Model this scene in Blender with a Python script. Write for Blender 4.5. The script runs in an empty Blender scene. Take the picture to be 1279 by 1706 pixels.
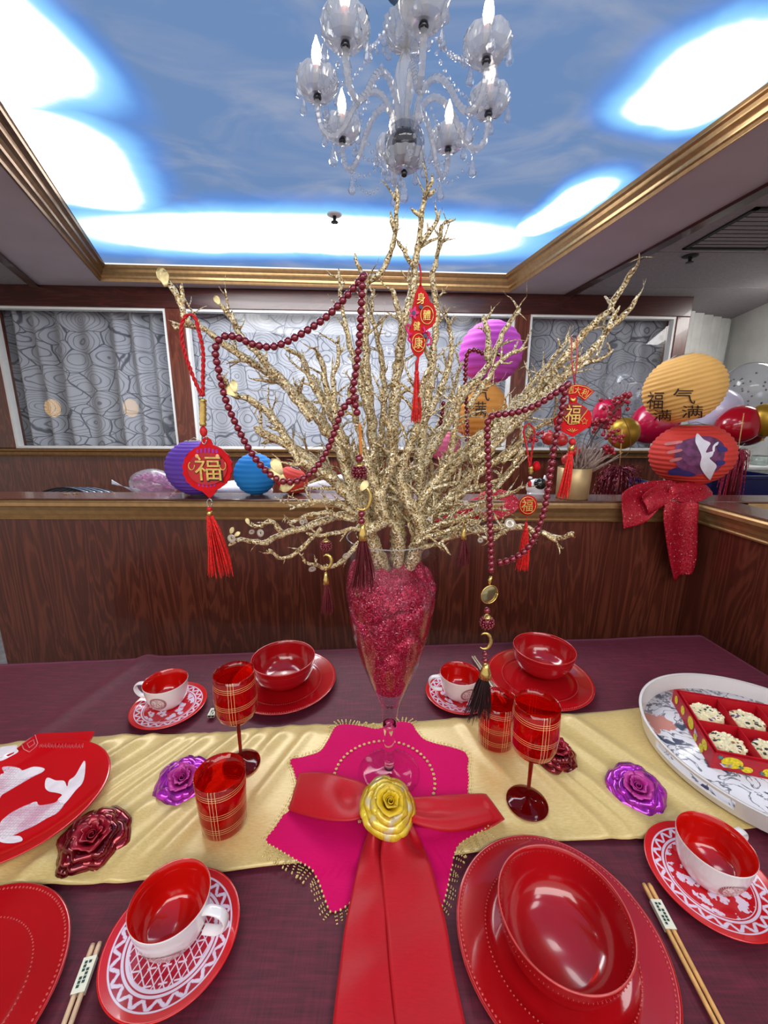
import bpy, bmesh, math, random
from math import sin, cos, pi, sqrt, atan2, radians
from mathutils import Vector as V, Matrix as MX, noise as NZ

SC = bpy.context.scene
# ---------------------------------------------------------------- camera
F, PIT, ROL, CX, CY = 680.0, .2274, .0067, 639.5, 853.0
CAM = V((0, 0, 1.483))
fw = V((0, cos(PIT), -sin(PIT))); _u = V((0, sin(PIT), cos(PIT))); _r = V((1, 0, 0))
rt = _r*cos(ROL) + _u*sin(ROL); up = _u*cos(ROL) - _r*sin(ROL)
cd = bpy.data.cameras.new('camera'); cam = bpy.data.objects.new('camera', cd)
SC.collection.objects.link(cam); SC.camera = cam
cd.sensor_fit = 'HORIZONTAL'; cd.sensor_width = 36; cd.lens = F/1279*36; cd.clip_start = .02
cam.matrix_world = MX(((rt.x, up.x, -fw.x, 0), (rt.y, up.y, -fw.y, 0), (rt.z, up.z, -fw.z, CAM.z), (0, 0, 0, 1)))
# ---------------------------------------------------------------- world, added fill lights, exposure
wd = bpy.data.worlds.new('room_light'); SC.world = wd; wd.use_nodes = True
wd.node_tree.nodes['Background'].inputs[0].default_value = (1, .96, .93, 1)
wd.node_tree.nodes['Background'].inputs[1].default_value = .55
def area(name, loc, rot, sx, sy, power, col=(1, 1, 1)):
    l = bpy.data.lights.new(name, 'AREA'); l.shape = 'RECTANGLE'; l.size = sx; l.size_y = sy; l.energy = power; l.color = col
    o = bpy.data.objects.new(name, l); o.location = loc; o.rotation_euler = rot; SC.collection.objects.link(o); return o
area('fill_light_behind', (0.1, -.9, 2.32), (radians(22), 0, 0), 2.6, .9, 34, (1, .97, .93))  # fill light added behind the viewer to brighten the table
area('fill_light_aisle', (-.4, 2.3, 2.36), (radians(18), 0, 0), 1.9, .5, 22, (.97, .98, 1))  # unseen fill added to lift the windows and curtains at the back
area('fill_light_corner', (2.95, 2.75, 2.3), (radians(24), 0, 0), .8, .6, 24, (1, .98, .95))  # added fill, tilted to brighten the far corner wall
vs = SC.view_settings
SC.display_settings.display_device = 'sRGB'
vs.view_transform = 'Standard'; vs.look = 'None'; vs.gamma = 1; vs.use_curve_mapping = False; vs.exposure = 0.42
SC.cycles.transparent_max_bounces = 24; SC.cycles.max_bounces = 10
SC.cycles.caustics_reflective = False; SC.cycles.caustics_refractive = False
# ---------------------------------------------------------------- helpers
def ray(u, v): return fw + rt*((u-CX)/F) - up*((v-CY)/F)
def on(u, v, z): d = ray(u, v); return CAM + d*((z-CAM.z)/d.z)
def at(u, v, Y, a=0.0): d = ray(u, v); return CAM + d*(Y/(d.y-d.x*math.tan(a)))
def L(r, g, b):
    f = lambda c: (c/255/12.92) if c/255 <= .04045 else ((c/255+.055)/1.055)**2.4
    return (f(r), f(g), f(b), 1)
RND = random.Random(7)
WM = {}
class G:
    def __init__(s): s.v = []; s.f = []
    def add(s, vf, m=None):
        b = len(s.v); vv, ff = vf
        s.v += [V(p) if m is None else m @ V(p) for p in vv]; s.f += [[i+b for i in q] for q in ff]; return s
def link(o): SC.collection.objects.link(o); return o
def tag(o, label=None, cat=None, group=None, kind=None):
    if label: o['label'] = label
    if cat: o['category'] = cat
    if group: o['group'] = group
    if kind: o['kind'] = kind
    return o
def thing(name, loc, label, cat, group=None, rot=(0, 0, 0), sc=1):
    o = bpy.data.objects.new(name, None); o.location = loc; o.rotation_euler = rot; o.scale = (sc, sc, sc); link(o)
    o.empty_display_size = .02
    from mathutils import Euler
    WM[o] = MX.Translation(V(loc)) @ Euler(rot).to_matrix().to_4x4() @ MX.Scale(sc, 4)
    return tag(o, label, cat, group)
def meshd(name, g, mat, smooth=True, inv=None):
    vf = (g.v, g.f) if isinstance(g, G) else g
    vv = [(inv @ V(p))[:] for p in vf[0]] if inv else [tuple(p) for p in vf[0]]
    me = bpy.data.meshes.new(name); me.from_pydata(vv, [], vf[1]); me.validate(); me.update()
    if smooth: me.polygons.foreach_set('use_smooth', [True]*len(me.polygons))
    if mat: me.materials.append(mat)
    return me
def obj(name, g, mat, parent=None, smooth=True, loc=False, solid=0, kind=None, off=0, bev=0):
    """one mesh object; vertices are in world space unless loc"""
    inv = WM[parent].inverted() if (parent is not None and not loc) else None
    o = bpy.data.objects.new(name, meshd(name, g, mat, smooth, inv)); link(o)
    if parent is not None: o.parent = parent; WM[o] = WM[parent].copy()
    else: WM[o] = MX()
    if bev:
        m = o.modifiers.new('b', 'BEVEL'); m.width = bev; m.segments = 2; m.limit_method = 'ANGLE'
    if solid:
        m = o.modifiers.new('s', 'SOLIDIFY'); m.thickness = solid; m.offset = off
    if kind: o['kind'] = kind
    return o
def inst(name, me, parent, m):
    o = bpy.data.objects.new(name, me); link(o); o.parent = parent; o.matrix_basis = m; return o
def copy_tree(o, parent=None):
    c = o.copy(); link(c)
    if parent is not None: c.parent = parent
    for ch in list(o.children): copy_tree(ch, c)
    return c
def struct(name, g, mat, **k):
    o = obj(name, g, mat, **k)
    o['kind'] = 'structure'; return o
def lathe(prof, n=32, mod=None):
    vv = []; ff = []; k = len(prof)
    for i in range(n):
        a = 2*pi*i/n
        for j, (r, z) in enumerate(prof):
            rr, zz = (r, z) if mod is None else mod(r, z, a, j)
            vv.append((rr*cos(a), rr*sin(a), zz))
    for i in range(n):
        for j in range(k-1):
            a = i*k+j; b = ((i+1) % n)*k+j; ff.append((a, b, b+1, a+1))
    return vv, ff
def box(x0, x1, y0, y1, z0, z1):
    vv = [(x, y, z) for z in (z0, z1) for y in (y0, y1) for x in (x0, x1)]
    return vv, [(0, 2, 3, 1), (4, 5, 7, 6), (0, 1, 5, 4), (2, 6, 7, 3), (0, 4, 6, 2), (1, 3, 7, 5)]
def sph(c, r, n=12, m=8):
    rx, ry, rz = (r, r, r) if not hasattr(r, '__len__') else r
    vv = [(c[0], c[1], c[2]-rz)]
    for j in range(1, m):
        t = -pi/2+pi*j/m
        for i in range(n): a = 2*pi*i/n; vv.append((c[0]+rx*cos(t)*cos(a), c[1]+ry*cos(t)*sin(a), c[2]+rz*sin(t)))
    vv.append((c[0], c[1], c[2]+rz)); ff = []
    for i in range(n):
        ff.append((0, 1+(i+1) % n, 1+i)); e = 1+(m-2)*n
        ff.append((e+i, e+(i+1) % n, len(vv)-1))
        for j in range(m-2): a = 1+j*n; ff.append((a+i, a+(i+1) % n, a+n+(i+1) % n, a+n+i))
    return vv, ff
def cat(P, t, closed=False):
    n = len(P)
    if closed: i = int(math.floor(t)); u = t-i; q = [P[(i+k) % n] for k in (-1, 0, 1, 2)]
    else:
        t = min(max(t, 0), n-1-1e-9); i = int(t); u = t-i; q = [P[min(max(i+k, 0), n-1)] for k in (-1, 0, 1, 2)]
    return .5*(2*q[1]+(q[2]-q[0])*u+(2*q[0]-5*q[1]+4*q[2]-q[3])*u*u+(3*q[1]-q[0]-3*q[2]+q[3])*u**3)
def spline(P, step, closed=False):
    """points at an even spacing along a smooth curve"""
    P = [V(p) for p in P]; n = len(P) if closed else len(P)-1; S = []
    for i in range(n):
        for k in range(24): S.append(cat(P, i+k/24, closed))
    S.append(P[0].copy() if closed else P[-1].copy()); out = [S[0]]; acc = 0
    for a, b in zip(S, S[1:]):
        d = (b-a).length
        while acc+d >= step and d > 1e-9:
            a = a.lerp(b, (step-acc)/d); out.append(a.copy()); d = (b-a).length; acc = 0
        acc += d
    return out
def tube(P, R, n=6, cap=True):
    P = [V(p) for p in P]
    if not hasattr(R, '__len__'): R = [R]*len(P)
    vv = []; ff = []; nrm = None
    for i, p in enumerate(P):
        t = (P[min(i+1, len(P)-1)]-P[max(i-1, 0)])
        t = t.normalized() if t.length > 1e-9 else V((0, 0, 1))
        if nrm is None: nrm = t.orthogonal().normalized()
        else:
            nrm = nrm-t*nrm.dot(t); nrm = nrm.normalized() if nrm.length > 1e-6 else t.orthogonal().normalized()
        b = t.cross(nrm)
        for k in range(n): a = 2*pi*k/n; vv.append(p+(nrm*cos(a)+b*sin(a))*R[i])
    for i in range(len(P)-1):
        for k in range(n): a = i*n+k; c = i*n+(k+1) % n; ff.append((a, c, c+n, a+n))
    if cap: ff.append(tuple(range(n-1, -1, -1))); e = (len(P)-1)*n; ff.append(tuple(range(e, e+n)))
    return vv, ff
def grid(fn, nu, nv, closeu=False):
    vv = [fn(i/nu, j/nv) for i in range(nu+(0 if closeu else 1)) for j in range(nv+1)]; ff = []; k = nv+1
    for i in range(nu):
        i2 = (i+1) % nu if closeu else i+1
        for j in range(nv): ff.append((i*k+j, i2*k+j, i2*k+j+1, i*k+j+1))
    return vv, ff
def poly(P, cuts=0):
    """filled polygon (list of 2-D points), triangulated and optionally subdivided"""
    bm = bmesh.new(); vs_ = [bm.verts.new((p[0], p[1], 0)) for p in P]; bm.faces.new(vs_)
    bmesh.ops.triangulate(bm, faces=bm.faces[:])
    for _ in range(cuts): bmesh.ops.subdivide_edges(bm, edges=bm.edges[:], cuts=1, use_grid_fill=True)
    bm.verts.index_update(); r = ([v.co.copy() for v in bm.verts], [[v.index for v in f.verts] for f in bm.faces]); bm.free(); return r
_T = {}
def glyph(s, depth=0.0, cuts=0):
    """lettering as mesh, centred, one unit tall"""
    k = (s, depth, cuts)
    if k in _T: return _T[k]
    c = bpy.data.curves.new('lettering', 'FONT'); c.body = s; c.resolution_u = 3; o = bpy.data.objects.new('lettering', c); link(o)
    bpy.context.view_layer.update(); dg = bpy.context.evaluated_depsgraph_get()
    me = bpy.data.meshes.new_from_object(o.evaluated_get(dg)); bpy.data.objects.remove(o)
    bm = bmesh.new(); bm.from_mesh(me); bpy.data.meshes.remove(me)
    for _ in range(cuts): bmesh.ops.subdivide_edges(bm, edges=[e for e in bm.edges if e.calc_length() > .08], cuts=1)
    bmesh.ops.triangulate(bm, faces=bm.faces[:]); bm.verts.index_update()
    xs = [v.co.x for v in bm.verts]; ys = [v.co.y for v in bm.verts]
    w = max(xs)-min(xs); h = max(ys)-min(ys); cx = (max(xs)+min(xs))/2; cy = (max(ys)+min(ys))/2
    v = [V(((p.co.x-cx)/h, (p.co.y-cy)/h, 0)) for p in bm.verts]; f = [[q.index for q in fc.verts] for fc in bm.faces]
    bm.free(); _T[k] = (v, f); return v, f
def smooth2(P, step):
    """rounded outline through 2-D points"""
    return [(p.x, p.y) for p in spline([V((a, b, 0)) for a, b in P], step, True)][:-1]
def frame3(o, x, y, z=None):
    x = V(x).normalized(); y = V(y); y = (y-x*y.dot(x)).normalized(); z = x.cross(y)
    return MX(((x.x, y.x, z.x, o[0]), (x.y, y.y, z.y, o[1]), (x.z, y.z, z.z, o[2]), (0, 0, 0, 1)))
# ---------------------------------------------------------------- materials
class NT:
    def __init__(s, name):
        s.m = bpy.data.materials.new(name); s.m.use_nodes = True; s.t = s.m.node_tree; s.n = s.t.nodes
        s.b = s.n['Principled BSDF']; s.out = s.n['Material Output']
    def N(s, ty, **k):
        x = s.n.new('ShaderNode'+ty)
        for a, b in k.items(): setattr(x, a, b)
        return x
    def con(s, a, b):
        s.t.links.new(a, b)
    def put(s, sock, val):
        if isinstance(val, bpy.types.NodeSocket): s.con(val, sock)
        else: sock.default_value = val
    def math(s, op, a, b=None, c=None, clamp=False):
        x = s.N('Math', operation=op, use_clamp=clamp)
        for i, q in enumerate((a, b, c)):
            if q is not None: s.put(x.inputs[i], q)
        return x.outputs[0]
    def vec(s, op, a, b=None, sc=None):
        x = s.N('VectorMath', operation=op); s.put(x.inputs[0], a)
        if b is not None: s.put(x.inputs[1], b)
        if sc is not None: s.put(x.inputs['Scale'], sc)
        return x.outputs['Value'] if op in ('LENGTH', 'DOT_PRODUCT', 'DISTANCE') else x.outputs[0]
    def xyz(s, v): x = s.N('SeparateXYZ'); s.put(x.inputs[0], v); return x.outputs
    def comb(s, x, y, z): c = s.N('CombineXYZ'); [s.put(c.inputs[i], q) for i, q in enumerate((x, y, z))]; return c.outputs[0]
    def mix(s, f, a, b):
        x = s.N('Mix', data_type='RGBA'); s.put(x.inputs[0], f); s.put(x.inputs[6], a); s.put(x.inputs[7], b); return x.outputs[2]
    def step(s, x, lo, hi):
        m = s.N('MapRange', interpolation_type='SMOOTHSTEP'); s.put(m.inputs[0], x); m.inputs[1].default_value = lo; m.inputs[2].default_value = hi; return m.outputs[0]
    def tc(s, w='Object'): return s.N('TexCoord').outputs[w]
    def noise(s, v, sc, det=3, dist=0, what=0):
        x = s.N('TexNoise'); s.put(x.inputs['Vector'], v); x.inputs['Scale'].default_value = sc; x.inputs['Detail'].default_value = det; x.inputs['Distortion'].default_value = dist; return x.outputs[what]
    def vor(s, v, sc, feature='F1', rnd=1):
        x = s.N('TexVoronoi', feature=feature); s.put(x.inputs['Vector'], v); x.inputs['Scale'].default_value = sc; x.inputs['Randomness'].default_value = rnd; return x
    def bump(s, h, st, dist=.002):
        x = s.N('Bump'); s.put(x.inputs['Height'], h); x.inputs['Strength'].default_value = st; x.inputs['Distance'].default_value = dist; s.con(x.outputs[0], s.b.inputs['Normal']); return x
    def set(s, **k):
        for a, b in k.items():
            s.put(s.b.inputs[{'base': 'Base Color', 'rough': 'Roughness', 'metal': 'Metallic', 'trans': 'Transmission Weight', 'coat': 'Coat Weight', 'sheen': 'Sheen Weight', 'emis': 'Emission Color', 'es': 'Emission Strength', 'spec': 'Specular IOR Level', 'sss': 'Subsurface Weight', 'aniso': 'Anisotropic', 'alpha': 'Alpha', 'normal': 'Normal', 'ior': 'IOR', 'srough': 'Sheen Roughness', 'stint': 'Sheen Tint', 'crough': 'Coat Roughness'}[a]], b)
        return s
    def facing(s, ior=1.5):
        """Schlick reflectance that is the same from both sides of a thin wall"""
        w = s.N('LayerWeight'); w.inputs[0].default_value = .5; f0 = ((ior-1)/(ior+1))**2
        return s.math('ADD', f0, s.math('MULTIPLY', s.math('POWER', w.outputs['Facing'], 5), 1-f0))
    def surf(s, sh): s.con(sh, s.out.inputs[0])
def M(name, col, rough=.5, var=.08, vs_=30, bump=0, bs=200, **k):
    t = NT(name); c = L(*col)
    n = t.noise(t.tc(), vs_, 4)
    d = tuple(x*(1-var*2.2) for x in c[:3])+(1,); h = tuple(min(1, x*(1+var*1.6)) for x in c[:3])+(1,)
    t.set(base=t.mix(t.step(n, .3, .7), d, h), rough=rough, **k)
    if bump: t.bump(t.noise(t.tc(), bs, 3), bump)
    return t.m
def clear(name, tint=(1, 1, 1, 1), ior=1.45, rough=.0, body=0, bodycol=(1, 1, 1, 1), gain=1.0):
    """thin clear glass: what lies behind shows through, the rest mirrors by Fresnel"""
    t = NT(name); t.n.remove(t.b)
    f = t.facing(ior)
    a = t.N('BsdfTransparent'); a.inputs[0].default_value = tint
    gl = t.N('BsdfGlossy'); gl.inputs['Roughness'].default_value = rough
    sh = a.outputs[0]
    if body:
        d = t.N('BsdfTranslucent'); d.inputs[0].default_value = bodycol; d2 = t.N('BsdfDiffuse'); d2.inputs[0].default_value = bodycol
        ad = t.N('MixShader'); ad.inputs[0].default_value = .5; t.con(d.outputs[0], ad.inputs[1]); t.con(d2.outputs[0], ad.inputs[2])
        m1 = t.N('MixShader'); m1.inputs[0].default_value = body; t.con(sh, m1.inputs[1]); t.con(ad.outputs[0], m1.inputs[2]); sh = m1.outputs[0]
    m = t.N('MixShader'); t.put(m.inputs[0], t.math('MULTIPLY', f, gain, clamp=True)); t.con(sh, m.inputs[1]); t.con(gl.outputs[0], m.inputs[2]); t.surf(m.outputs[0])
    return t.m
def glitter(name, stops, scale, metal=.7, rough=.38, jit=.9, base_n=0):
    """flecks: every cell has a colour and a tilt of its own"""
    t = NT(name); o = t.tc(); vo = t.vor(o, scale); r = t.N('ValToRGB')
    e = r.color_ramp.elements; r.color_ramp.interpolation = 'LINEAR'
    while len(e) < len(stops): e.new(.5)
    for q, (p, c) in zip(e, stops): q.position = p; q.color = L(*c)
    x = t.xyz(vo.outputs['Color'])
    t.con(x[0], r.inputs[0])
    nn = t.vec('NORMALIZE', t.vec('ADD', t.N('NewGeometry').outputs['Normal'], t.vec('SCALE', t.vec('SUBTRACT', vo.outputs['Color'], (.5, .5, .5)), sc=jit)))
    t.set(base=r.outputs[0], metal=metal, rough=rough, normal=nn); return t.m
def wood(name, dark, light, along=2, scale=9, rough=.3, coat=.25):
    t = NT(name); o = t.tc(); p = t.xyz(o); q = list(p)
    s = [1, 1, 1]; s[along] = .12
    v = t.vec('MULTIPLY', o, tuple(s)); w = t.noise(v, scale, 3, 1.2)
    rings = t.math('FRACT', t.math('MULTIPLY', w, 9))
    ln = t.math('SUBTRACT', 1, t.math('ABSOLUTE', t.math('SUBTRACT', t.math('MULTIPLY', rings, 2), 1)))
    s2 = [1, 1, 1]; s2[along] = .02
    fine = t.noise(t.vec('MULTIPLY', o, tuple(s2)), 160, 3)
    f = t.math('MULTIPLY', t.math('ADD', t.math('MULTIPLY', t.step(ln, .35, 1), .45), t.math('MULTIPLY', fine, .7)), .85, clamp=True)
    t.set(base=t.mix(f, L(*dark), L(*light)), rough=rough, coat=coat); return t.m
# ---------------------------------------------------------------- setting: materials
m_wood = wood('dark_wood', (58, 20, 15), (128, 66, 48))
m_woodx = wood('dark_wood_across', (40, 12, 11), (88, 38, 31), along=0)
m_cap = wood('cap_wood', (82, 48, 40), (128, 84, 70), along=0, rough=.22)
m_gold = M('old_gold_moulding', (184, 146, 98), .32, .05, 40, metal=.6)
m_goldd = M('dark_gold_moulding', (122, 88, 52), .35, .08, 40, metal=.6)  # darker tone of the gold, for the left coffer side, sill and joints
m_soffit = M('soffit_paint', (200, 190, 196), .8, .03, 3)
m_tile = M('ceiling_tile', (158, 153, 155), .9, .05, 90, bump=.15, bs=300)
m_white = M('white_paint', (236, 236, 234), .5, .02, 10)
m_wall = M('wall_paint', (222, 222, 220), .7, .03, 6)
m_black = M('matt_black', (14, 13, 14), .6, .05)
m_floor = M('grey_floor', (150, 150, 152), .45, .1, 12)
# ---------------------------------------------------------------- floor
g = G().add(box(-6, 6, -3, 9, -.1, 0)); struct('floor', g, m_floor, smooth=False)
# ---------------------------------------------------------------- ceiling with the backlit coffer
ZS, ZP = 2.36, 2.43
oBL, oBR = on(165, 465, ZS), on(850, 484, ZS); dL = on(0, 270, ZS)-oBL; dR = on(1279, 192, ZS)-oBR
def toY(p, d, Y): return p+d*((Y-p.y)/d.y)
YN = -.75
oNL, oNR = toY(oBL, dL, YN), toY(oBR, dR, YN)
iBL, iBR = on(175, 440, ZP), on(842, 457, ZP); iNL = toY(iBL, on(0, 167, ZP)-iBL, YN); iNR = toY(iBR, on(1279, 137, ZP)-iBR, YN)
tBL = toY(on(60, 475, ZS), on(0, 420, ZS)-on(60, 475, ZS), 3.6); tNL = toY(on(60, 475, ZS), on(0, 420, ZS)-on(60, 475, ZS), YN)
tBR = toY(on(935, 497, ZS), on(1279, 310, ZS)-on(935, 497, ZS), 3.6); tNR = toY(on(935, 497, ZS), on(1279, 310, ZS)-on(935, 497, ZS), YN)
tNL.x = min(tNL.x, oNL.x-.25); tNR.x = max(tNR.x, oNR.x+.25)
bl, br = V((tBL.x, 3.6, ZS)), V((tBR.x, 3.6, ZS))
sf = G(); sf.v = [oBL, oBR, oNR, oNL, bl, br, V((tNR.x, YN, ZS)), V((tNL.x, YN, ZS))]
sf.f = [[0, 4, 5, 1], [1, 5, 6, 2], [3, 7, 4, 0]]
ceil = struct('ceiling', sf, m_soffit, smooth=False, solid=.02, off=-1)
def sky_panel():
    t = NT('backlit_sky_print'); o = t.tc()
    nz = t.noise(o, 2.2, 4, .6, 1); w = t.vec('ADD', o, t.vec('SCALE', t.vec('SUBTRACT', nz, (.5, .5, .5)), sc=.13))
    p = t.xyz(w); dmin = None
    def blob(a, b, hw, k=1.0):
        nonlocal dmin
        A, B = on(*a, ZP), on(*b, ZP); c = (A+B)/2; d = (B-A); l = d.length/2; an = atan2(d.y, d.x)
        x = t.math('SUBTRACT', p[0], c.x); y = t.math('SUBTRACT', p[1], c.y)
        ex = t.math('DIVIDE', t.math('ADD', t.math('MULTIPLY', x, cos(an)), t.math('MULTIPLY', y, sin(an))), l)
        ey = t.math('DIVIDE', t.math('SUBTRACT', t.math('MULTIPLY', y, cos(an)), t.math('MULTIPLY', x, sin(an))), hw)
        q = t.math('ADD', t.math('POWER', t.math('ABSOLUTE', ex), 4), t.math('POWER', t.math('ABSOLUTE', ey), 2.4))
        q = t.math('POWER', q, .42)
        dmin = q if dmin is None else t.math('MINIMUM', dmin, q)
    blob((152, 388), (850, 402), .22)
    blob((165, 345), (35, 185), .21)
    blob((872, 393), (1020, 300), .10)
    blob((1085, 213), (1275, 50), .15)
    blob((-160, 90), (60, 25), .22)
    # further tubes of the same ring, towards the near end of the panel
    for a, b, hw in (((-1.05, .1), (-1.0, -.55), .16), ((1.08, .55), (1.12, .05), .15), ((1.05, -.2), (1.1, -.6), .14)):
        A, B = V((*a, 0)), V((*b, 0)); c = (A+B)/2; l = (B-A).length/2
        ex = t.math('DIVIDE', t.math('SUBTRACT', p[1], c.y), l); ey = t.math('DIVIDE', t.math('SUBTRACT', p[0], c.x), hw)
        q = t.math('POWER', t.math('ADD', t.math('POWER', t.math('ABSOLUTE', ex), 4), t.math('POWER', t.math('ABSOLUTE', ey), 2.4)), .42)
        dmin = t.math('MINIMUM', dmin, q)
    cl = t.noise(t.vec('MULTIPLY', o, (1, 1.6, 1)), 2.4, 6, 1.0)
    base = t.mix(t.step(cl, .4, .72), L(100, 128, 170), L(134, 147, 174))
    st = t.noise(t.vec('MULTIPLY', o, (1, 1.7, 1)), 2.6, 5, .8)
    base = t.mix(t.math('MULTIPLY', t.step(st, .58, .85), .25), base, L(196, 206, 222))
    c1 = t.mix(t.step(dmin, 2.2, 1.15), base, L(78, 134, 222))
    c2 = t.mix(t.step(dmin, 1.75, 1.02), c1, L(150, 215, 255))
    c3 = t.mix(t.step(dmin, 1.24, .86), c2, (1, 1, 1, 1))
    eb = (iBR-iBL).normalized(); nb = V((eb.y, -eb.x, 0)); ed = t.vec('DOT_PRODUCT', t.vec('SUBTRACT', o, tuple(iBL)), tuple(nb)); edge = t.step(ed, .022, .012)  # white line along the back edge stands in for light leaking past the trim
    c3 = t.mix(edge, c3, (1, 1, 1, 1)); e = t.N('Emission'); t.con(c3, e.inputs[0])
    t.put(e.inputs[1], t.math('ADD', .92, t.math('MULTIPLY', t.step(dmin, 1.16, .7), 4.2)))
    t.surf(e.outputs[0]); return t.m
g = G(); g.v = [iBL+V((-.03, .03, .002)), iBR+V((.03, .03, .002)), iNR+V((.03, 0, .002)), iNL+V((-.03, 0, .002))]; g.f = [[0, 1, 2, 3]]
obj('sky_panel', g, sky_panel(), ceil, smooth=False)
def mould(name, a0, a1, b0, b1, mats):
    """stepped profile from outer soffit edge a to inner panel edge b"""
    prof = [(-.012, 0), (-.012, -.14), (.12, -.2), (.2, .02), (.34, .1), (.36, .28), (.62, .5), (.68, .72), (.9, .8), (1, 1)]
    g = G(); r = []
    for A, B in ((a0, b0), (a1, b1)):
        for (w, h) in prof: q = A.lerp(B, w); q.z = A.z+(B.z-A.z)*h; r.append(q)
    k = len(prof); g.v = r; g.f = [[i, i+k, i+k+1, i+1] for i in range(k-1)]
    return struct(name, g, mats, smooth=False)
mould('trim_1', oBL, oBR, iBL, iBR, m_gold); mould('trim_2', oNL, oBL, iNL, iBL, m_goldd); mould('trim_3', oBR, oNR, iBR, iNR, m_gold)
def beam(name, a, b, w, d, m):
    n = (b-a).normalized().cross(V((0, 0, 1)))*w/2; g = G(); z = V((0, 0, d))
    g.v = [a-n, a+n, b+n, b-n, a-n-z, a+n-z, b+n-z, b-n-z]; g.f = [[0, 1, 5, 4], [1, 2, 6, 5], [2, 3, 7, 6], [3, 0, 4, 7], [4, 5, 6, 7], [3, 2, 1, 0]]
    return struct(name, g, m, smooth=False)
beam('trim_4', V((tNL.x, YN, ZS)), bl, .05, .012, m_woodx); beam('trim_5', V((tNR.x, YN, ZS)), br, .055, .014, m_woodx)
# ceiling tiles beyond the brown strips, each tile its own piece
TW, TL = .61, 1.22
def tiles(side):
    for i in range(5):
        for j in range(13):
            x0 = (1.20+i*TL) if side > 0 else (-1.6-(i+1)*TL); y0 = -1.2+j*TW; x1 = x0+TL; y1 = y0+TW
            def edge(y): return (tNR.x+(tBR.x-tNR.x)*(y-YN)/(3.6-YN)+.02) if side > 0 else (tNL.x+(tBL.x-tNL.x)*(y-YN)/(3.6-YN)-.02)
            e0, e1 = edge(y0), edge(y1); q = []
            for (x, y, e) in ((x0, y0, e0), (x1, y0, e0), (x1, y1, e1), (x0, y1, e1)):
                q.append((max(x, e) if side > 0 else min(x, e), y))
            if abs(q[1][0]-q[0][0]) < .03 and abs(q[2][0]-q[3][0]) < .03: continue
            
            gp = .004; g = G(); c = V((sum(a for a, _ in q)/4, sum(b for _, b in q)/4, 0))
            for z in (ZS+.004, ZS+.016):
                for (x, y) in q: d = V((x, y, 0))-c; g.v.append(V((x-gp*math.copysign(1, d.x), y-gp*math.copysign(1, d.y), z+.003*((i*7+j*3) % 3-1))))
            g.f = [[0, 3, 2, 1], [4, 5, 6, 7]]+[[a, (a+1) % 4, 4+(a+1) % 4, 4+a] for a in range(4)]
            obj('ceiling_tile', g, m_tile, ceil, smooth=False)
tiles(1); tiles(-1)
struct('trim_6', G().add(box(-7, 7, -1.4, 8, ZP+.06, ZP+.08)), M('grid_shadow_gap', (70, 66, 66), .9), smooth=False).name = 'ceiling_grid_back'
# sprinkler heads and a vent
def sprinkler(p, label, metal, r=.02):
    t = thing('sprinkler_head', p, label, 'sprinkler', None)
    obj('flange', lathe([(0, 0), (r*1.6, 0), (r*1.6, -.004), (r*1.1, -.008), (0, -.008)], 20), m_white if metal else m_black, t, loc=True)
    obj('nozzle', lathe([(0, -.008), (r*.4, -.008), (r*.35, -.03), (r*.8, -.032), (r*.8, -.036), (0, -.036)], 14), M('brass_or_black', (40, 38, 38), .4), t, loc=True)
sprinkler(on(557, 357, ZP), 'white round sprinkler head on the backlit sky panel', True, .022)
sprinkler(on(1150, 426, ZS), 'dark sprinkler head hanging under the grey ceiling tiles', False, .024)
c = on(1268, 384, ZS)
vt = thing('ceiling_vent', c-V((0, 0, .002)), 'dark square air vent among the grey ceiling tiles', 'vent')
a = .22
obj('backing', box(-a, a, -a, a, .012, .02), m_black, vt, loc=True, smooth=False)
g = G()
for (x0, x1, y0, y1) in ((-a, a, -a, -a+.02), (-a, a, a-.02, a), (-a, -a+.02, -a, a), (a-.02, a, -a, a)): g.add(box(x0, x1, y0, y1, -.004, .012))
obj('frame', g, m_black, vt, loc=True, smooth=False)
sl = meshd('slat', box(-a+.02, a-.02, -.004, .016, 0, .003), M('vent_slat', (38, 36, 38), .5), False)
for k in range(9): inst('slat', sl, vt, MX.Translation((0, -a+.05+k*.042, .002)) @ MX.Rotation(.5, 4, 'X'))
# ---------------------------------------------------------------- back wall: wood frame, panes, curtains
AW = radians(2.2); YW = 3.2
eW = V((cos(AW), sin(AW), 0)); nW = V((-sin(AW), cos(AW), 0)); oW = V((0, YW, 0))
def wl(u, v): p = at(u, v, YW, AW); return (p-oW).dot(eW), p.z
def wp(s, z, d=0): return oW+eW*s+nW*d+V((0, 0, z))
def wbox(s0, s1, z0, z1, d0, d1):
    vv = [wp(s, z, d) for z in (z0, z1) for d in (d0, d1) for s in (s0, s1)]; return vv, box(0, 1, 0, 1, 0, 1)[1]
ZSI = (wl(0, 747)[1]+wl(1110, 749)[1])/2-.002; ZHE = (wl(0, 510)[1]+wl(640, 517)[1]+wl(1128, 531)[1])/3
wins = [(wl(34, 742)[0]-.03, wl(299, 742)[0]), (wl(309, 538)[0], wl(852, 600)[0]), (wl(877, 600)[0], wl(1121, 565)[0])]
sEnd = wl(1152, 505)[0]
wb = struct('wall_back', G().add(wbox(-4.2, sEnd, 0, ZSI-.055, 0, .1)), m_wood, smooth=False)
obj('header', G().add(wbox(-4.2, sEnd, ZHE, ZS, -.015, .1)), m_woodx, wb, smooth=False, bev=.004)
posts = [(-4.2, wins[0][0]-.0), (wins[0][1], wins[1][0]), (wins[1][1], wins[2][0]), (wins[2][1], sEnd)]
for s0, s1 in posts: obj('post', G().add(wbox(s0, s1, ZSI, ZHE, -.012, .1)), m_wood, wb, smooth=False, bev=.004)
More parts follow.
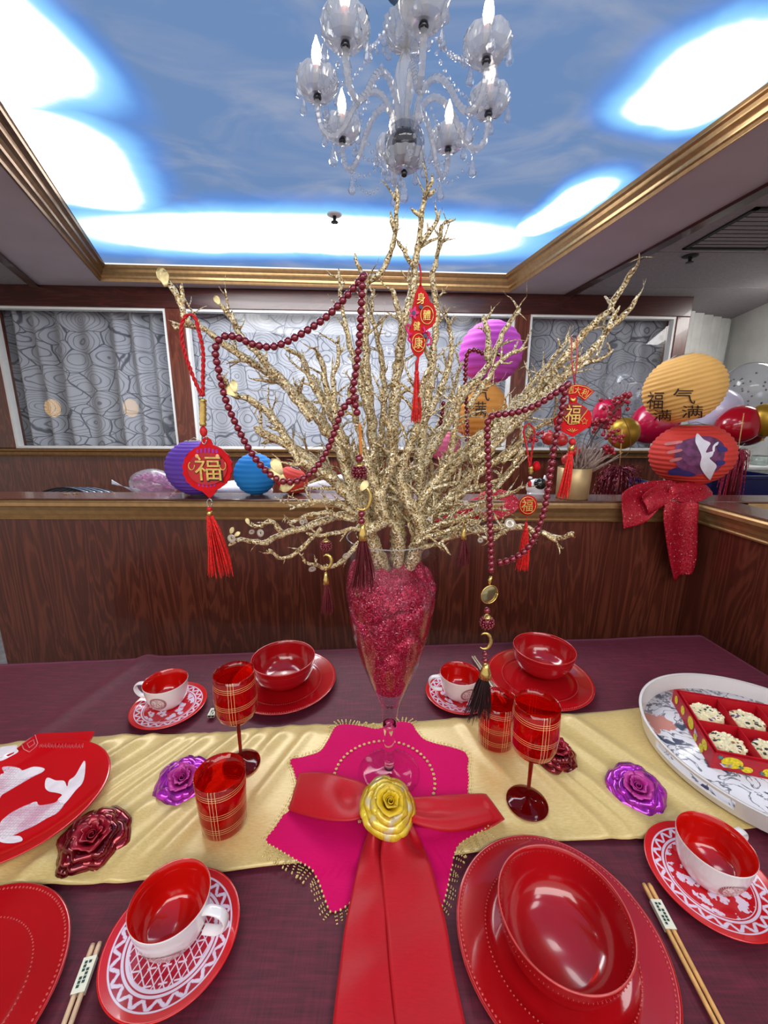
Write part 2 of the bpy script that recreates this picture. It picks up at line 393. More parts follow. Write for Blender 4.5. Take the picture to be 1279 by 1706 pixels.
struct('trim_7', G().add(wbox(-4.2, sEnd, ZSI-.022, ZSI, -.03, .1)).add(wbox(-4.2, sEnd, ZSI-.052, ZSI-.022, -.018, .1)).add(wbox(-4.2, sEnd, ZSI-.06, ZSI-.05, -.026, .1)), m_goldd, smooth=False, bev=.004)
for k in range(1, 7): obj('panel_joint', G().add(wbox(-4.2+k*1.05, -4.2+k*1.05+.004, .02, ZSI-.06, -.002, .0)), m_goldd, wb, smooth=False)
m_pane = clear('window_pane', ior=1.5, gain=.8)
def curtain_mat():
    t = NT('curtain_print'); o = t.tc(); p = t.xyz(o)
    v2 = t.comb(p[0], 0, t.math('MULTIPLY', p[2], 1.25))
    v2 = t.vec('ADD', v2, t.vec('SCALE', t.vec('SUBTRACT', t.noise(o, 5, 2, 0, 1), (.5, .5, .5)), sc=.05))
    vo = t.vor(v2, 5.2, 'F1', .8); d = vo.outputs['Distance']
    vd = t.vor(v2, 5.2, 'DISTANCE_TO_EDGE', .8)
    fr = t.math('FRACT', t.math('MULTIPLY', d, 9))
    ln = t.math('MULTIPLY', t.step(t.math('ABSOLUTE', t.math('SUBTRACT', fr, .5)), .12, .04), t.step(d, .02, .06))
    ed = t.step(vd.outputs['Distance'], .022, .008)
    f = t.math('MAXIMUM', t.math('MULTIPLY', ln, .62), t.math('MULTIPLY', ed, .8))
    t.set(base=t.mix(f, L(170, 174, 184), L(44, 47, 60)), rough=.75, sheen=.3)
    return t.m
m_cur = curtain_mat()
lab = ['grey contour-printed curtain behind the window nearest the room corner with purple lantern', 'grey contour-printed curtain behind the wide middle window', 'grey contour-printed curtain behind the narrow window by the pole of balloons']
lab = ['contour-printed curtain with deep shadowed folds, behind the window at far left', 'contour-printed pale curtain behind the wide middle window, behind the golden branches', 'contour-printed curtain behind the narrow window next to the plain white curtain']
for i, (s0, s1) in enumerate(wins):
    wn = struct('window_%d' % (i+1), G().add(wbox(s0, s1, ZHE-.016, ZHE, -.004, .05)).add(wbox(s0, s1, ZSI, ZSI+.016, -.004, .05)).add(wbox(s0, s0+.018, ZSI+.016, ZHE-.016, -.004, .05)).add(wbox(s1-.018, s1, ZSI+.016, ZHE-.016, -.004, .05)), m_white, smooth=False)
    obj('pane', G().add(([wp(s0+.018, ZSI+.016, .02), wp(s1-.018, ZSI+.016, .02), wp(s1-.018, ZHE-.016, .02), wp(s0+.018, ZHE-.016, .02)], [[0, 1, 2, 3]])), m_pane, wn, smooth=False)
    ph = [0, 2, 4][i]; A = [.042, .014, .022][i]
    def cf(a, b, s0=s0, s1=s1, ph=ph, A=A):
        s = s0-.03+(s1-s0+.06)*a; z = ZSI-.03+(ZHE-ZSI+.06)*b
        k = A*(sin(s*38+ph+1.3*sin(s*7))+.5*sin(s*17+ph*2+.6*sin(b*5)))*(1-.25*b)
        return wp(s, z, .135+k)
    cu = obj('curtain', grid(cf, 150, 24), m_cur); tag(cu, lab[i], 'curtain', 'printed curtains behind the windows')
struct('trim_8', G().add(wbox(-4.2, sEnd, 0, ZS, .26, .3)), m_wall, smooth=False).name = 'wall_outer'
# ---------------------------------------------------------------- corner beyond the wood wall: wall, white curtain, shelf
cz = on(1219, 540, ZS)
dl = (on(1279, 515, ZS)-cz); dl.z = 0; dl.normalize()
w0 = cz+dl*3.2
q = [cz, w0]; nn = V((-dl.y, dl.x, 0))
g = G(); g.v = [V((a.x, a.y, z))+o for z in (0, ZS+.05) for a in q for o in (V((0, 0, 0)), -nn*.1)]; g.f = [[0, 2, 6, 4], [1, 5, 7, 3], [0, 4, 5, 1], [2, 3, 7, 6], [4, 6, 7, 5], [0, 1, 3, 2]]
struct('wall_right', g, m_wall, smooth=False)
p0 = on(1140, 524, ZS); cdn = (p0-cz); cdn.z = 0; cdn.normalize()
def wc(a, b):
    s = 1.2*a; q = cz+cdn*s; fl = .035*(sin(s*46)+.4*sin(s*91+1))*(.45+.55*(1-b)); return V((q.x, q.y, .3+(ZS-.304)*b))+V((cdn.y, -cdn.x, 0))*(-.10-fl)*(-1 if (V((cdn.y, -cdn.x, 0)).dot(V((cz.x, cz.y, 0))) < 0) else 1)
tag(obj('curtain', grid(wc, 110, 12), M('white_curtain', (226, 226, 222), .8, .04, 8, sheen=.2)), 'plain white pleated curtain hanging in the room corner beyond the wood wall', 'curtain')
p1 = cz+cdn*2.6; g = G(); off = V((cdn.y, -cdn.x, 0))*.03
g.v = [V((a.x, a.y, z)) for z in (0, ZS+.05) for a in (cz+off*2, p1+off*2)]; g.f = [[0, 1, 3, 2]]
# ---------------------------------------------------------------- booth partition (back run and the run that comes towards the viewer)
AP = radians(.6); YP = 1.5
eP = V((cos(AP), sin(AP), 0)); nP = V((-sin(AP), cos(AP), 0)); oP = V((0, YP, 0))
def pl(u, v): p = at(u, v, YP, AP); return (p-oP).dot(eP), p.z
def pp(s, z, d=0): return oP+eP*s+nP*d+V((0, 0, z))
def pbox(s0, s1, z0, z1, d0, d1):
    return [pp(s, z, d) for z in (z0, z1) for d in (d0, d1) for s in (s0, s1)], box(0, 1, 0, 1, 0, 1)[1]
ZT = .5*(pl(0, 833)[1]+pl(1000, 831)[1]); ZB = ZT-.078
sL = pl(12, 1105)[0]; sC = pl(1160, 860)[0]; sR = 3.6
seams = [sL, pl(484, 900)[0], pl(905, 900)[0], sC]
wlow = struct('wall_low_back', G().add(pbox(sL+.01, sR, 0, ZB, .012, .085)), m_black, smooth=False)
for a, b in list(zip(seams, seams[1:]))+[(sC+.1, sC+1.2), (sC+1.2, sR)]:
    obj('panel', G().add(pbox(a+.0012, b-.0012, .01, ZB-.002, 0, .014)), m_wood, wlow, smooth=False)
    obj('joint_strip', G().add(pbox(b-.0012, b+.0012, .01, ZB-.002, .0005, .014)), m_goldd, wlow, smooth=False)
def run(prof, A, B, nrm, name, mat):
    """profile (out, z) swept from A to B; out is along nrm"""
    g = G(); k = len(prof)
    g.v = [V((P.x, P.y, z))+nrm*o for P in (A, B) for o, z in prof]
    g.f = [[i, i+1, i+1+k, i+k] for i in range(k-1)]+[list(range(k)), list(range(2*k-1, k-1, -1))]
    return struct(name, g, mat, smooth=False)
PR = [(-.002, ZB), (.012, ZB), (.014, ZB+.006), (.01, ZB+.010), (.013, ZB+.018), (.016, ZB+.022), (.02, ZB+.036), (.028, ZB+.05), (.036, ZB+.056), (.036, ZB+.068), (.032, ZT-.004), (.024, ZT-.002), (-.002, ZT-.002)]
run(PR, pp(sL-.9, 0), pp(sC-.004, 0), -nP, 'trim_9', m_gold)
run([(-.10+o*-1 if 0 else -.085-o, z) for o, z in PR], pp(sL-.9, 0), pp(sR, 0), -nP, 'trim_10', m_gold)
struct('trim_11', G().add(pbox(sL-.9, sR, ZT-.002, ZT+.004, -.026, .112)), m_cap, smooth=False, bev=.003)
# right run
cr = pp(sC, 0); dRn = V((on(1279, 876, ZT).x-on(1158, 843, ZT).x, on(1279, 876, ZT).y-on(1158, 843, ZT).y, 0)).normalized()
nR = V((-dRn.y, dRn.x, 0))*-1
if nR.x > 0: nR = -nR                                   # points to the table
endR = cr+dRn*2.3
def rbox(t0, t1, z0, z1, d0, d1):
    return [cr+dRn*t-nR*d+V((0, 0, z)) for z in (z0, z1) for d in (d0, d1) for t in (t0, t1)], box(0, 1, 0, 1, 0, 1)[1]
wlr = struct('wall_low_right', G().add(rbox(0.0, 2.3, 0, ZB, .012, .085)), m_black, smooth=False)
m_woodr = wood('dark_wood_return', (58, 20, 15), (128, 66, 48))
for a, b in ((0, .62), (.62, 1.24), (1.24, 2.3)): obj('panel', G().add(rbox(a+.001, b-.001, .01, ZB-.002, 0, .014)), m_woodr, wlr, smooth=False)
run(PR, cr+nR*0-dRn*.02, endR, nR, 'trim_12', m_gold)
run([(-.085-o, z) for o, z in PR], cr, endR, nR, 'trim_13', m_gold)
struct('trim_14', G().add(rbox(.0, 2.3, ZT-.002, ZT+.0035, -.026, .112)), m_cap, smooth=False, bev=.003)
struct('trim_15', G().add(pbox(sR*0+1.36, sR, ZB, ZT-.004, -.02, -.001)), m_gold, smooth=False)
# low counter behind the partition that carries the things standing there
CZ = 1.03
struct('wall_counter', G().add(pbox(-1.3, 3.4, 0, CZ, .36, .95)).add(pbox(-1.3, 3.4, 0, 1.118, .18, .359)), m_wood, smooth=False).name = 'counter_block'
# ---------------------------------------------------------------- table, cloth, runner
T0 = .75; BT = radians(4.8); eT = V((cos(BT), sin(BT), 0)); nT = V((-sin(BT), cos(BT), 0))
def tp(u, v, z=0): return eT*u+nT*v+V((0, 0, T0+z))
U0, U1, V0, V1 = -1.22, 1.215, .20, 1.178
def tbox(u0, u1, v0, v1, z0, z1): return [tp(u, v, z) for z in (z0, z1) for v in (v0, v1) for u in (u0, u1)], box(0, 1, 0, 1, 0, 1)[1]
tb = thing('dining_table', tp(0, .7, -T0), 'long dining table standing under the burgundy cloth', 'table')
obj('tabletop', G().add(tbox(U0, U1, V0, V1, -.04, -.006)), m_wood, tb, smooth=False)
for u in (U0+.08, U1-.14):
    for v in (V0+.06, V1-.12): obj('leg', G().add(tbox(u, u+.06, v, v+.06, -T0, -.04)), m_wood, tb, smooth=False)
def cloth_mat():
    t = NT('burgundy_cloth'); o = t.tc()
    th = t.math('MULTIPLY', t.math('ADD', t.noise(t.vec('MULTIPLY', o, (1, .05, 1)), 420, 2), t.noise(t.vec('MULTIPLY', o, (.05, 1, 1)), 420, 2)), .5)
    sl = t.noise(t.vec('MULTIPLY', o, (.12, 1, 1)), 130, 2)
    f = t.math('ADD', t.math('MULTIPLY', t.step(th, .3, .7), .6), t.math('MULTIPLY', t.step(sl, .4, .75), .5), clamp=True)
    t.set(base=t.mix(f, L(66, 10, 28), L(106, 24, 48)), rough=.62, sheen=.28, srough=.4, stint=L(220, 130, 170)); t.bump(th, .35, .0006); return t.m
def clothz(u, v):
    p = V((u*2.1, v*2.6, 3.3)); z = .004+.004*max(0, NZ.noise(p*1.3))+.0035*abs(NZ.noise(V((u*3+v*1.2, v*1.1-u*.4, 9))))
    z += .007*math.exp(-((u+.66-(v-1.1)*.35)/.022)**2)*(1 if v > .82 else max(0, (v-.6)/.22))      # crease towards the far edge
    z += .004*math.exp(-((u-.62-(v-1.1)*.2)/.03)**2)*max(0, min(1, (v-.8)/.2)); return z
def clothf(a, b):
    D = .26; u = U0-D+(U1-U0+2*D)*a; v = V0-D+(V1-V0+2*D)*b; drop = 0; uu = u; vv = v
    if u < U0: drop += U0-u; uu = U0-.012-.05*(U0-u)
    if u > U1: drop += u-U1; uu = U1+.004
    if v < V0: drop += V0-v; vv = V0-.012-.05*(V0-v)
    if v > V1: drop += v-V1; vv = V1+.012+.05*(v-V1)
    if drop > 0:
        k = .012*sin((uu+vv)*26)*min(1, drop/.2); uu += k*(u < U0); vv += k*(v < V0 or v > V1)
    vv += .010*(1 if uu > -.66 else 0)*(1 if v > V1-.02 else 0)
    return tp(uu, vv, clothz(min(max(u, U0), U1), min(max(v, V0), V1))-drop)
cl = obj('tablecloth', grid(clothf, 200, 100), cloth_mat()); tag(cl, 'burgundy woven tablecloth covering the long table to its edges', 'tablecloth')
def satin(name, a, b, rough=.3, an=.5, metal=.0, sheen=.4, coat=.15, spec=.5):
    t = NT(name); o = t.tc(); n = t.noise(t.vec('MULTIPLY', o, (.2, 1, 1)), 500, 2)
    t.set(base=t.mix(n, L(*a), L(*b)), rough=rough, metal=metal, sheen=sheen*.25, aniso=an, coat=coat, spec=spec, crough=.3); return t.m
RV0, RV1 = .5345, .8485
FLAT = [(V((x, y, 0)).dot(eT), V((x, y, 0)).dot(nT), r) for x, y, r in ((-.2966, .7188, .055), (-.2843, .5925, .055), (.2755, .632, .055), (.2565, .7858, .055), (-.397, .67, .06), (-.5, .556, .06), (.506, .66, .06), (.394, .757, .05), (.01, .68, .1))]
def runz(u, v):
    z = .0095
    k = lambda c, sl, w, h: h*math.exp(-((u-c-sl*(v-.69))/w)**2)
    f = min(1, max(0, (u+.05)/-.12)) if u < 0 else 0
    for c, sl, w, h in ((-.58, .75, .014, .012), (-.50, .8, .018, .010), (-.43, .7, .012, .008), (-.36, .75, .018, .012), (-.30, .62, .012, .007), (-.245, .6, .016, .009), (-.17, .5, .014, .006), (-.64, .7, .02, .012), (-.72, .6, .02, .010), (-.47, .78, .007, .006)): z += k(c, sl, w, h)
    for c, sl, w, h in ((.30, -.3, .014, .006), (.38, -.45, .012, .007), (.45, -.5, .016, .008), (.52, -.55, .014, .006), (.60, -.5, .018, .008), (.42, -.48, .006, .005)): z += k(c, sl, w, h)
    fl = 1
    for fu, fv, fr_ in FLAT: fl *= 1-.9*math.exp(-(((u-fu)**2+(v-fv)**2)/fr_**2)**2)
    z = .0095+(z-.0095)*fl
    e = min(v-RV0, RV1-v); z = z*(.35+.65*min(1, max(0, e)/.03))
    return z+.0025+clothz(u, v)*.8
rn = obj('table_runner', grid(lambda a, b: tp(-1.15+2.28*a, RV0+(RV1-RV0)*b+.004*sin(a*31)*(abs(b-.5) > .45), runz(-1.15+2.28*a, RV0+(RV1-RV0)*b)), 420, 40), satin('gold_satin', (196, 164, 92), (230, 208, 146), .36, .4, .10), solid=.0012, off=1)
tag(rn, 'pale gold satin runner laid along the middle of the burgundy tablecloth', 'table runner')
# ---------------------------------------------------------------- magenta star mat with bead fringe
STAR = [(571,1204),(600,1208),(628,1214),(650,1207),(668,1201),(686,1206),(694,1219),(705,1232),(722,1239),(748,1245),(774,1254),(781,1265),(779,1281),(781,1300),(780,1322),(790,1345),(812,1372),(808,1382),(786,1394),(762,1410),(752,1441),(744,1479),(735,1503),(722,1502),(695,1484),(645,1474),(600,1486),(570,1507),(551,1512),(541,1492),(523,1450),(489,1431),(460,1415),(443,1402),(458,1380),(482,1342),(494,1314),(489,1287),(484,1270),(509,1261),(533,1252),(547,1232),(558,1211)]
ZM = .0165
SP = [on(u, v, T0+ZM) for u, v in STAR]; mc = on(645, 1322, T0+ZM)
def top(x, y):
    p = V((x, y, 0)); u, v = p.dot(eT), p.dot(nT); return T0+(runz(u, v) if RV0 < v < RV1 else clothz(u, v))
mat0 = thing('placemat', mc-V((0, 0, .004)), 'magenta velvet star-shaped mat with gold bead fringe under the glass vase', 'placemat')
def mz(q): return max(top(q.x, q.y), top(q.x, q.y+.012), top(q.x, q.y-.012))+.0035
SB = spline(SP, .004, True); n = len(SB)
for p in SB: p.z = mz(p)-.001
def starf(a, b):
    t = a*n; i = int(t) % n; p = SB[i].lerp(SB[(i+1) % n], t-int(t)); q = mc.lerp(p, b); q.z = mz(q)+.0018*NZ.noise(V((q.x*22, q.y*22, 1)))*b-.002*b**6; return q
m_vel = satin('magenta_velvet', (192, 0, 84), (214, 0, 100), .8, 0, 0, .2, 0, .15)
obj('velvet', grid(starf, n, 14, True), m_vel, mat0)
m_bead = M('gold_bead', (232, 208, 140), .25, .05, 60, metal=.45)
g = G(); gl = G(); acc = 0; lastp = None; k = 0
for i, p in enumerate(SB):
    t = (SB[(i+1) % n]-SB[i-1]).normalized(); o = V((t.y, -t.x, 0)); 
    if (p+o*.01-mc).length < (p-mc).length: o = -o
    if i % 2 == 0: g.add(sph(p+V((0, 0, -.001)), .0021, 6, 4))
    if i % 2 == 0:
        k += 1; ln = .013+.004*RND.random(); d = (o+t*RND.uniform(-.28, .28)).normalized(); z0 = p.z-.001
        for side in (-1, 1):
            for j in range(4):
                q = p+d*(.003+ln*(j+.6)/4)+t*side*.0013*(1-j/4); q.z = z0-.004*(j/4); gl.add(sph(q, .00115, 5, 4))
        q = p+d*(.003+ln); q.z = z0-.004; gl.add(sph(q, (.0019, .0019, .0019), 6, 4))
obj('edge_beads', g, m_bead, mat0, kind='stuff'); obj('bead_fringe', gl, m_bead, mat0, kind='stuff')
g = G()
rc = (on(558, 1290, T0+ZM)-on(724, 1312, T0+ZM)).length/2; cc = (on(558, 1290, T0+ZM)+on(724, 1312, T0+ZM))/2
for i in range(56):
    a = 2*pi*i/56; q = cc+V((rc*cos(a), rc*.98*sin(a), 0)); q.z = mz(q)+.0015
    for j in range(5): b = 2*pi*j/5+i; g.add(sph(q+V((.0022*cos(b), .0022*sin(b), 0)), .0015, 5, 4))
    g.add(sph(q+V((0, 0, .0008)), .0014, 5, 4))
obj('flower_braid', g, M('pale_gold_braid', (240, 214, 150), .3, .05, 60, metal=.6), mat0, kind='stuff')
# ---------------------------------------------------------------- crockery
m_red = M('red_glaze', (172, 14, 22), .16, .04, 8, coat=.6)
m_redrim = M('red_glaze_pale_rim', (196, 66, 62), .25, .06, 60, coat=.4)  # paler red for rim lines and rim beads
m_redin = M('scarlet_glaze', (196, 16, 10), .14, .03, 8, coat=.6)
m_porc = M('white_porcelain', (236, 232, 234), .16, .015, 10, coat=.6)
def plate(loc, label, group=None):
    t = thing('charger_plate', loc, label, 'plate', group); R = .1424
    pr = [(0, .004), (.075, .004), (.078, 0), (.084, 0), (.088, .004), (.12, .0095), (.139, .0125), (.1415, .0135), (R, .015), (.1412, .0163), (.139, .0158), (.134, .0142), (.104, .0112), (.099, .0092), (.094, .0068), (.088, .0062), (0, .006)]
    obj('dish', lathe(pr, 96), m_red, t, loc=True)
    g = G()
    for i in range(150): a = 2*pi*i/150; g.add(sph((.1362*cos(a), .1362*sin(a), .0150), (.0018, .0018, .0012), 6, 4))
    for i in range(120): a = 2*pi*i/120; g.add(sph((.1005*cos(a), .1005*sin(a), .0103), (.0014, .0014, .0010), 5, 4))
    obj('beaded_rim', g, m_redrim, t, loc=True, kind='stuff')
    obj('rim_line', lathe([(.1410, .0158), (.1424, .0152), (.1426, .0148), (.1420, .0146)], 96), m_redrim, t, loc=True)
    return t
def bowl(loc, label, group=None):
    t = thing('soup_bowl', loc, label, 'bowl', group)
    pr = [(0, .004), (.038, .004), (.039, 0), (.043, 0), (.046, .004), (.060, .011), (.073, .024), (.080, .042), (.0838, .062), (.0855, .0725), (.0858, .0745), (.0850, .0755), (.0836, .0748), (.0822, .066), (.0775, .042), (.070, .026), (.058, .0145), (.044, .0085), (0, .0075)]
    obj('body', lathe(pr, 96), m_red, t, loc=True)
    obj('rim_line', lathe([(.0857, .0735), (.0861, .0747), (.0850, .0759), (.0838, .0752)], 96), m_redrim, t, loc=True)
    g = G()
    for i in range(96):
        a = 2*pi*i/96; g.add(sph((.0838*cos(a), .0838*sin(a), .060), (.0011, .0011, .0012), 5, 4)); g.add(sph((.0816*cos(a), .0816*sin(a), .0665), (.0011, .0011, .0012), 5, 4))
    obj('bead_line', g, m_red, t, loc=True, kind='stuff')
    return t
def saucer_mat(kind):
    t = NT('saucer_print_'+kind); p = t.xyz(t.tc()); x, y = p[0], p[1]
    r = t.math('SQRT', t.math('ADD', t.math('MULTIPLY', x, x), t.math('MULTIPLY', y, y))); an = t.math('ARCTAN2', y, x); R = .0893
    rr = t.math('DIVIDE', r, R)
    def band(a, b, s=.006): return t.math('MULTIPLY', t.step(rr, a-s, a+s), t.step(rr, b+s, b-s))
    saw = t.math('ABSOLUTE', t.math('SUBTRACT', t.math('MULTIPLY', t.math('FRACT', t.math('MULTIPLY', an, 22/(2*pi))), 2), 1))
    h = t.math('ABSOLUTE', t.math('SUBTRACT', t.math('SUBTRACT', t.math('MULTIPLY', rr, 7.5), 5.35), saw))
    wig = t.noise(t.tc(), 260, 2)
    zig = t.math('MULTIPLY', t.step(t.math('ADD', h, t.math('MULTIPLY', wig, .35)), .52, .36), band(.72, .845))
    w = t.math('MAXIMUM', zig, t.math('MAXIMUM', band(.85, .875, .004), band(.67, .708, .004)))
    w = t.math('MAXIMUM', w, band(.636, .648, .003))
    inn = t.step(rr, .655, .645)
    if kind == 'lattice':
        def lines(th, f, wd):
            q = t.math('ADD', t.math('MULTIPLY', x, cos(th)*f), t.math('MULTIPLY', y, sin(th)*f)); q = t.math('ABSOLUTE', t.math('SUBTRACT', t.math('FRACT', q), .5)); return t.step(q, wd, wd*.5)
        lt = t.math('MAXIMUM', t.math('MAXIMUM', lines(.52, 105, .1), lines(-.52, 105, .1)), t.math('MULTIPLY', lines(pi/2, 52, .07), t.step(t.math('ABSOLUTE', t.math('SUBTRACT', t.math('FRACT', t.math('MULTIPLY', x, 105/2)), .5)), .2, .22)))
        lt = t.math('MAXIMUM', lt, band(.60, .70, .01))
    else:
        vo = t.vor(t.vec('ADD', t.tc(), t.vec('SCALE', t.noise(t.tc(), 60, 2, 0, 1), sc=.01)), 62); d = vo.outputs['Distance']
        pet = t.xyz(vo.outputs['Color'])[0]
        wv = t.noise(t.tc(), 150, 3)
        lt = t.math('MULTIPLY', t.step(t.math('ADD', d, t.math('MULTIPLY', t.math('SUBTRACT', wv, .5), .9)), .50, .45), t.step(pet, .12, .16))
    w = t.math('MAXIMUM', w, t.math('MULTIPLY', lt, inn))
    ink = t.mix(t.step(rr, .86, .89), L(168, 16, 44), L(204, 26, 30))
    if kind != 'lattice': ink = t.mix(t.step(rr, .86, .89), L(196, 14, 28), L(204, 30, 34))
    t.set(base=t.mix(w, ink, L(226, 214, 234)), rough=.18, coat=.5); return t.m
sm = {k: saucer_mat(k) for k in ('lattice', 'floral')}
m_emb = None
def emblem_mat():
    t = NT('cup_emblem_print'); p = t.xyz(t.tc('UV')); x = t.math('SUBTRACT', p[0], .5); y = t.math('SUBTRACT', p[1], .5)
    r = t.math('MULTIPLY', t.math('SQRT', t.math('ADD', t.math('MULTIPLY', x, x), t.math('MULTIPLY', y, y))), 2); an = t.math('ARCTAN2', y, x)
    ring = t.math('MULTIPLY', t.step(r, .72, .76), t.step(r, 1, .96)); ch = t.step(t.math('ABSOLUTE', t.math('SINE', t.math('ADD', t.math('MULTIPLY', an, 14), t.math('MULTIPLY', r, 14)))), .35, .55)
    n = t.noise(t.tc('UV'), 13, 4, 1.5); c = t.math('MULTIPLY', t.step(n, .5, .56), t.step(r, .74, .7))
    f = t.math('MAXIMUM', t.math('MULTIPLY', ring, t.math('ADD', .35, t.math('MULTIPLY', ch, .6))), t.math('MULTIPLY', c, .85))
    t.set(base=t.mix(f, L(228, 214, 214), L(134, 44, 56)), rough=.2, coat=.5); return t.m
m_emb = emblem_mat()
CPR = [(0, .003), (.030, .003), (.031, 0), (.034, 0), (.0365, .003), (.0425, .012), (.0475, .026), (.0505, .044), (.0522, .060), (.0527, .0622), (.0520, .0632)]
CIN = [(.0520, .0632), (.0508, .0622), (.0486, .044), (.0455, .027), (.0405, .014), (.033, .0075), (0, .006)]
def rad_at(z):
    for (a, b), (c_, d) in zip(CPR[4:], CPR[5:]):
        if b <= z <= d: return a+(c_-a)*(z-b)/(d-b)
    return .0522
def saucer(loc, kind, label, rot=0):
    t = thing('saucer', loc, label, 'saucer', None, (0, 0, rot))
    pr = [(0, .003), (.045, .003), (.047, 0), (.051, 0), (.054, .003), (.075, .008), (.0880, .0118), (.0893, .0128), (.0886, .0140), (.0865, .0136), (.074, .0102), (.050, .0062), (.036, .0052), (0, .005)]
    obj('dish', lathe(pr, 72), sm[kind], t, loc=True); return t
def cup(loc, rot, label, emb=None, small=False):
    """handle points along local +x after rot"""
    t = thing('tea_cup', loc, label, 'cup', None, (0, 0, rot))
    obj('body', lathe(CPR, 64), m_porc, t, loc=True)
    q = obj('glazed_inside', lathe([(r-.0004 if 0 < i else r, z) for i, (r, z) in enumerate(CIN)], 64), m_redin, t, loc=True); q['label'] = 'scarlet glazed inside of the cup'
    # handle: flat strap
    P = [V((.0500, 0, .050)), V((.060, 0, .0535)), V((.074, 0, .051)), V((.081, 0, .041)), V((.078, 0, .028)), V((.066, 0, .017)), V((.0440, 0, .0145))]
    S = spline(P, .0025); g = G(); m = 12
    for i, p in enumerate(S):
        tg = (S[min(i+1, len(S)-1)]-S[max(i-1, 0)]).normalized(); nn = V((-tg.z, 0, tg.x))
        for k in range(m): a = 2*pi*k/m; g.v.append(p+V((0, 1, 0))*cos(a)*.0072+nn*sin(a)*.0028)
    for i in range(len(S)-1):
        for k in range(m): g.f.append([i*m+k, i*m+(k+1) % m, (i+1)*m+(k+1) % m, (i+1)*m+k])
    obj('handle', g, m_porc, t, loc=True)
    if emb is not None:
        a0, z0, hw, hh = emb; vv = []; uv = []; ff = []; nr, na = 6, 32
        for i in range(nr+1):
            for j in range(na):
                b = 2*pi*j/na; dx = hw*i/nr*cos(b); z = z0+hh*i/nr*sin(b); r = rad_at(z)+.00035; aa = a0+dx/r
                vv.append((r*cos(aa), r*sin(aa), z)); uv.append((.5+.5*i/nr*cos(b), .5+.5*i/nr*sin(b)))
        for i in range(nr):
            for j in range(na): j2 = (j+1) % na; ff.append((i*na+j, (i+1)*na+j, (i+1)*na+j2, i*na+j2))
        e = obj('printed_emblem', (vv, ff), m_emb, t, loc=True); e['label'] = 'wine-red printed medallion on the cup'
        ul = e.data.uv_layers.new(name='UVMap')
        for lp in e.data.loops: ul.data[lp.index].uv = uv[lp.vertex_index]
    return t
CL = .0085
def tl(x, y, dz=0): return V((x, y, T0+CL+dz))
plate(tl(.4415, 1.0215), 'red beaded charger plate under the far bowl at the garland tassel side')
plate(tl(-.2741-.0, 1.0015), 'red beaded charger plate under the far bowl, behind the tall wine glass')
plate(tl(.2505, .4262), 'large red beaded charger plate in the near corner under the biggest-looking bowl')
plate(tl(-.555, .346), 'red beaded charger plate without a bowl, cut by the frame at lower left')
bowl(tl(.4648, 1.0601, .0062), 'red bowl on the far charger plate beside the dark tassel')
bowl(tl(-.2741, 1.0040, .0062), 'red bowl on the far charger plate behind the tall wine glass')
bowl(tl(.2454, .4155, .0062), 'red bowl on the near charger plate, closest to the viewer')
saucer(tl(-.5420, .8990), 'floral', 'red and white patterned saucer at the far place behind the purple rose')
saucer(tl(.2037, .9560), 'floral', 'red and white patterned saucer at the far place under the dark tassel')
saucer(tl(.5260, .5085), 'floral', 'red saucer with white flowers beside the serving tray')
saucer(tl(-.2930, .4255), 'lattice', 'red saucer with white lattice pattern in front of the gold runner', .2)
SZ = .0062
cup(tl(-.5531, .9144, SZ), radians(178), 'white cup with red inside at the far place behind the purple rose', (radians(-178-88), .030, .021, .019))
cup(tl(.2037, .9550, SZ), radians(182), 'white cup with red inside partly behind the dark hanging tassel', (radians(-182-72), .030, .021, .019))
cup(tl(.5319, .5163, SZ), radians(22), 'white cup with red inside beside the serving tray', (radians(-22-92), .026, .021, .017))
cup(tl(-.2954, .4341, SZ), radians(-8), 'white cup with red inside on the lattice saucer, nearest the gold runner', (radians(8-82), .020, .030, .013))
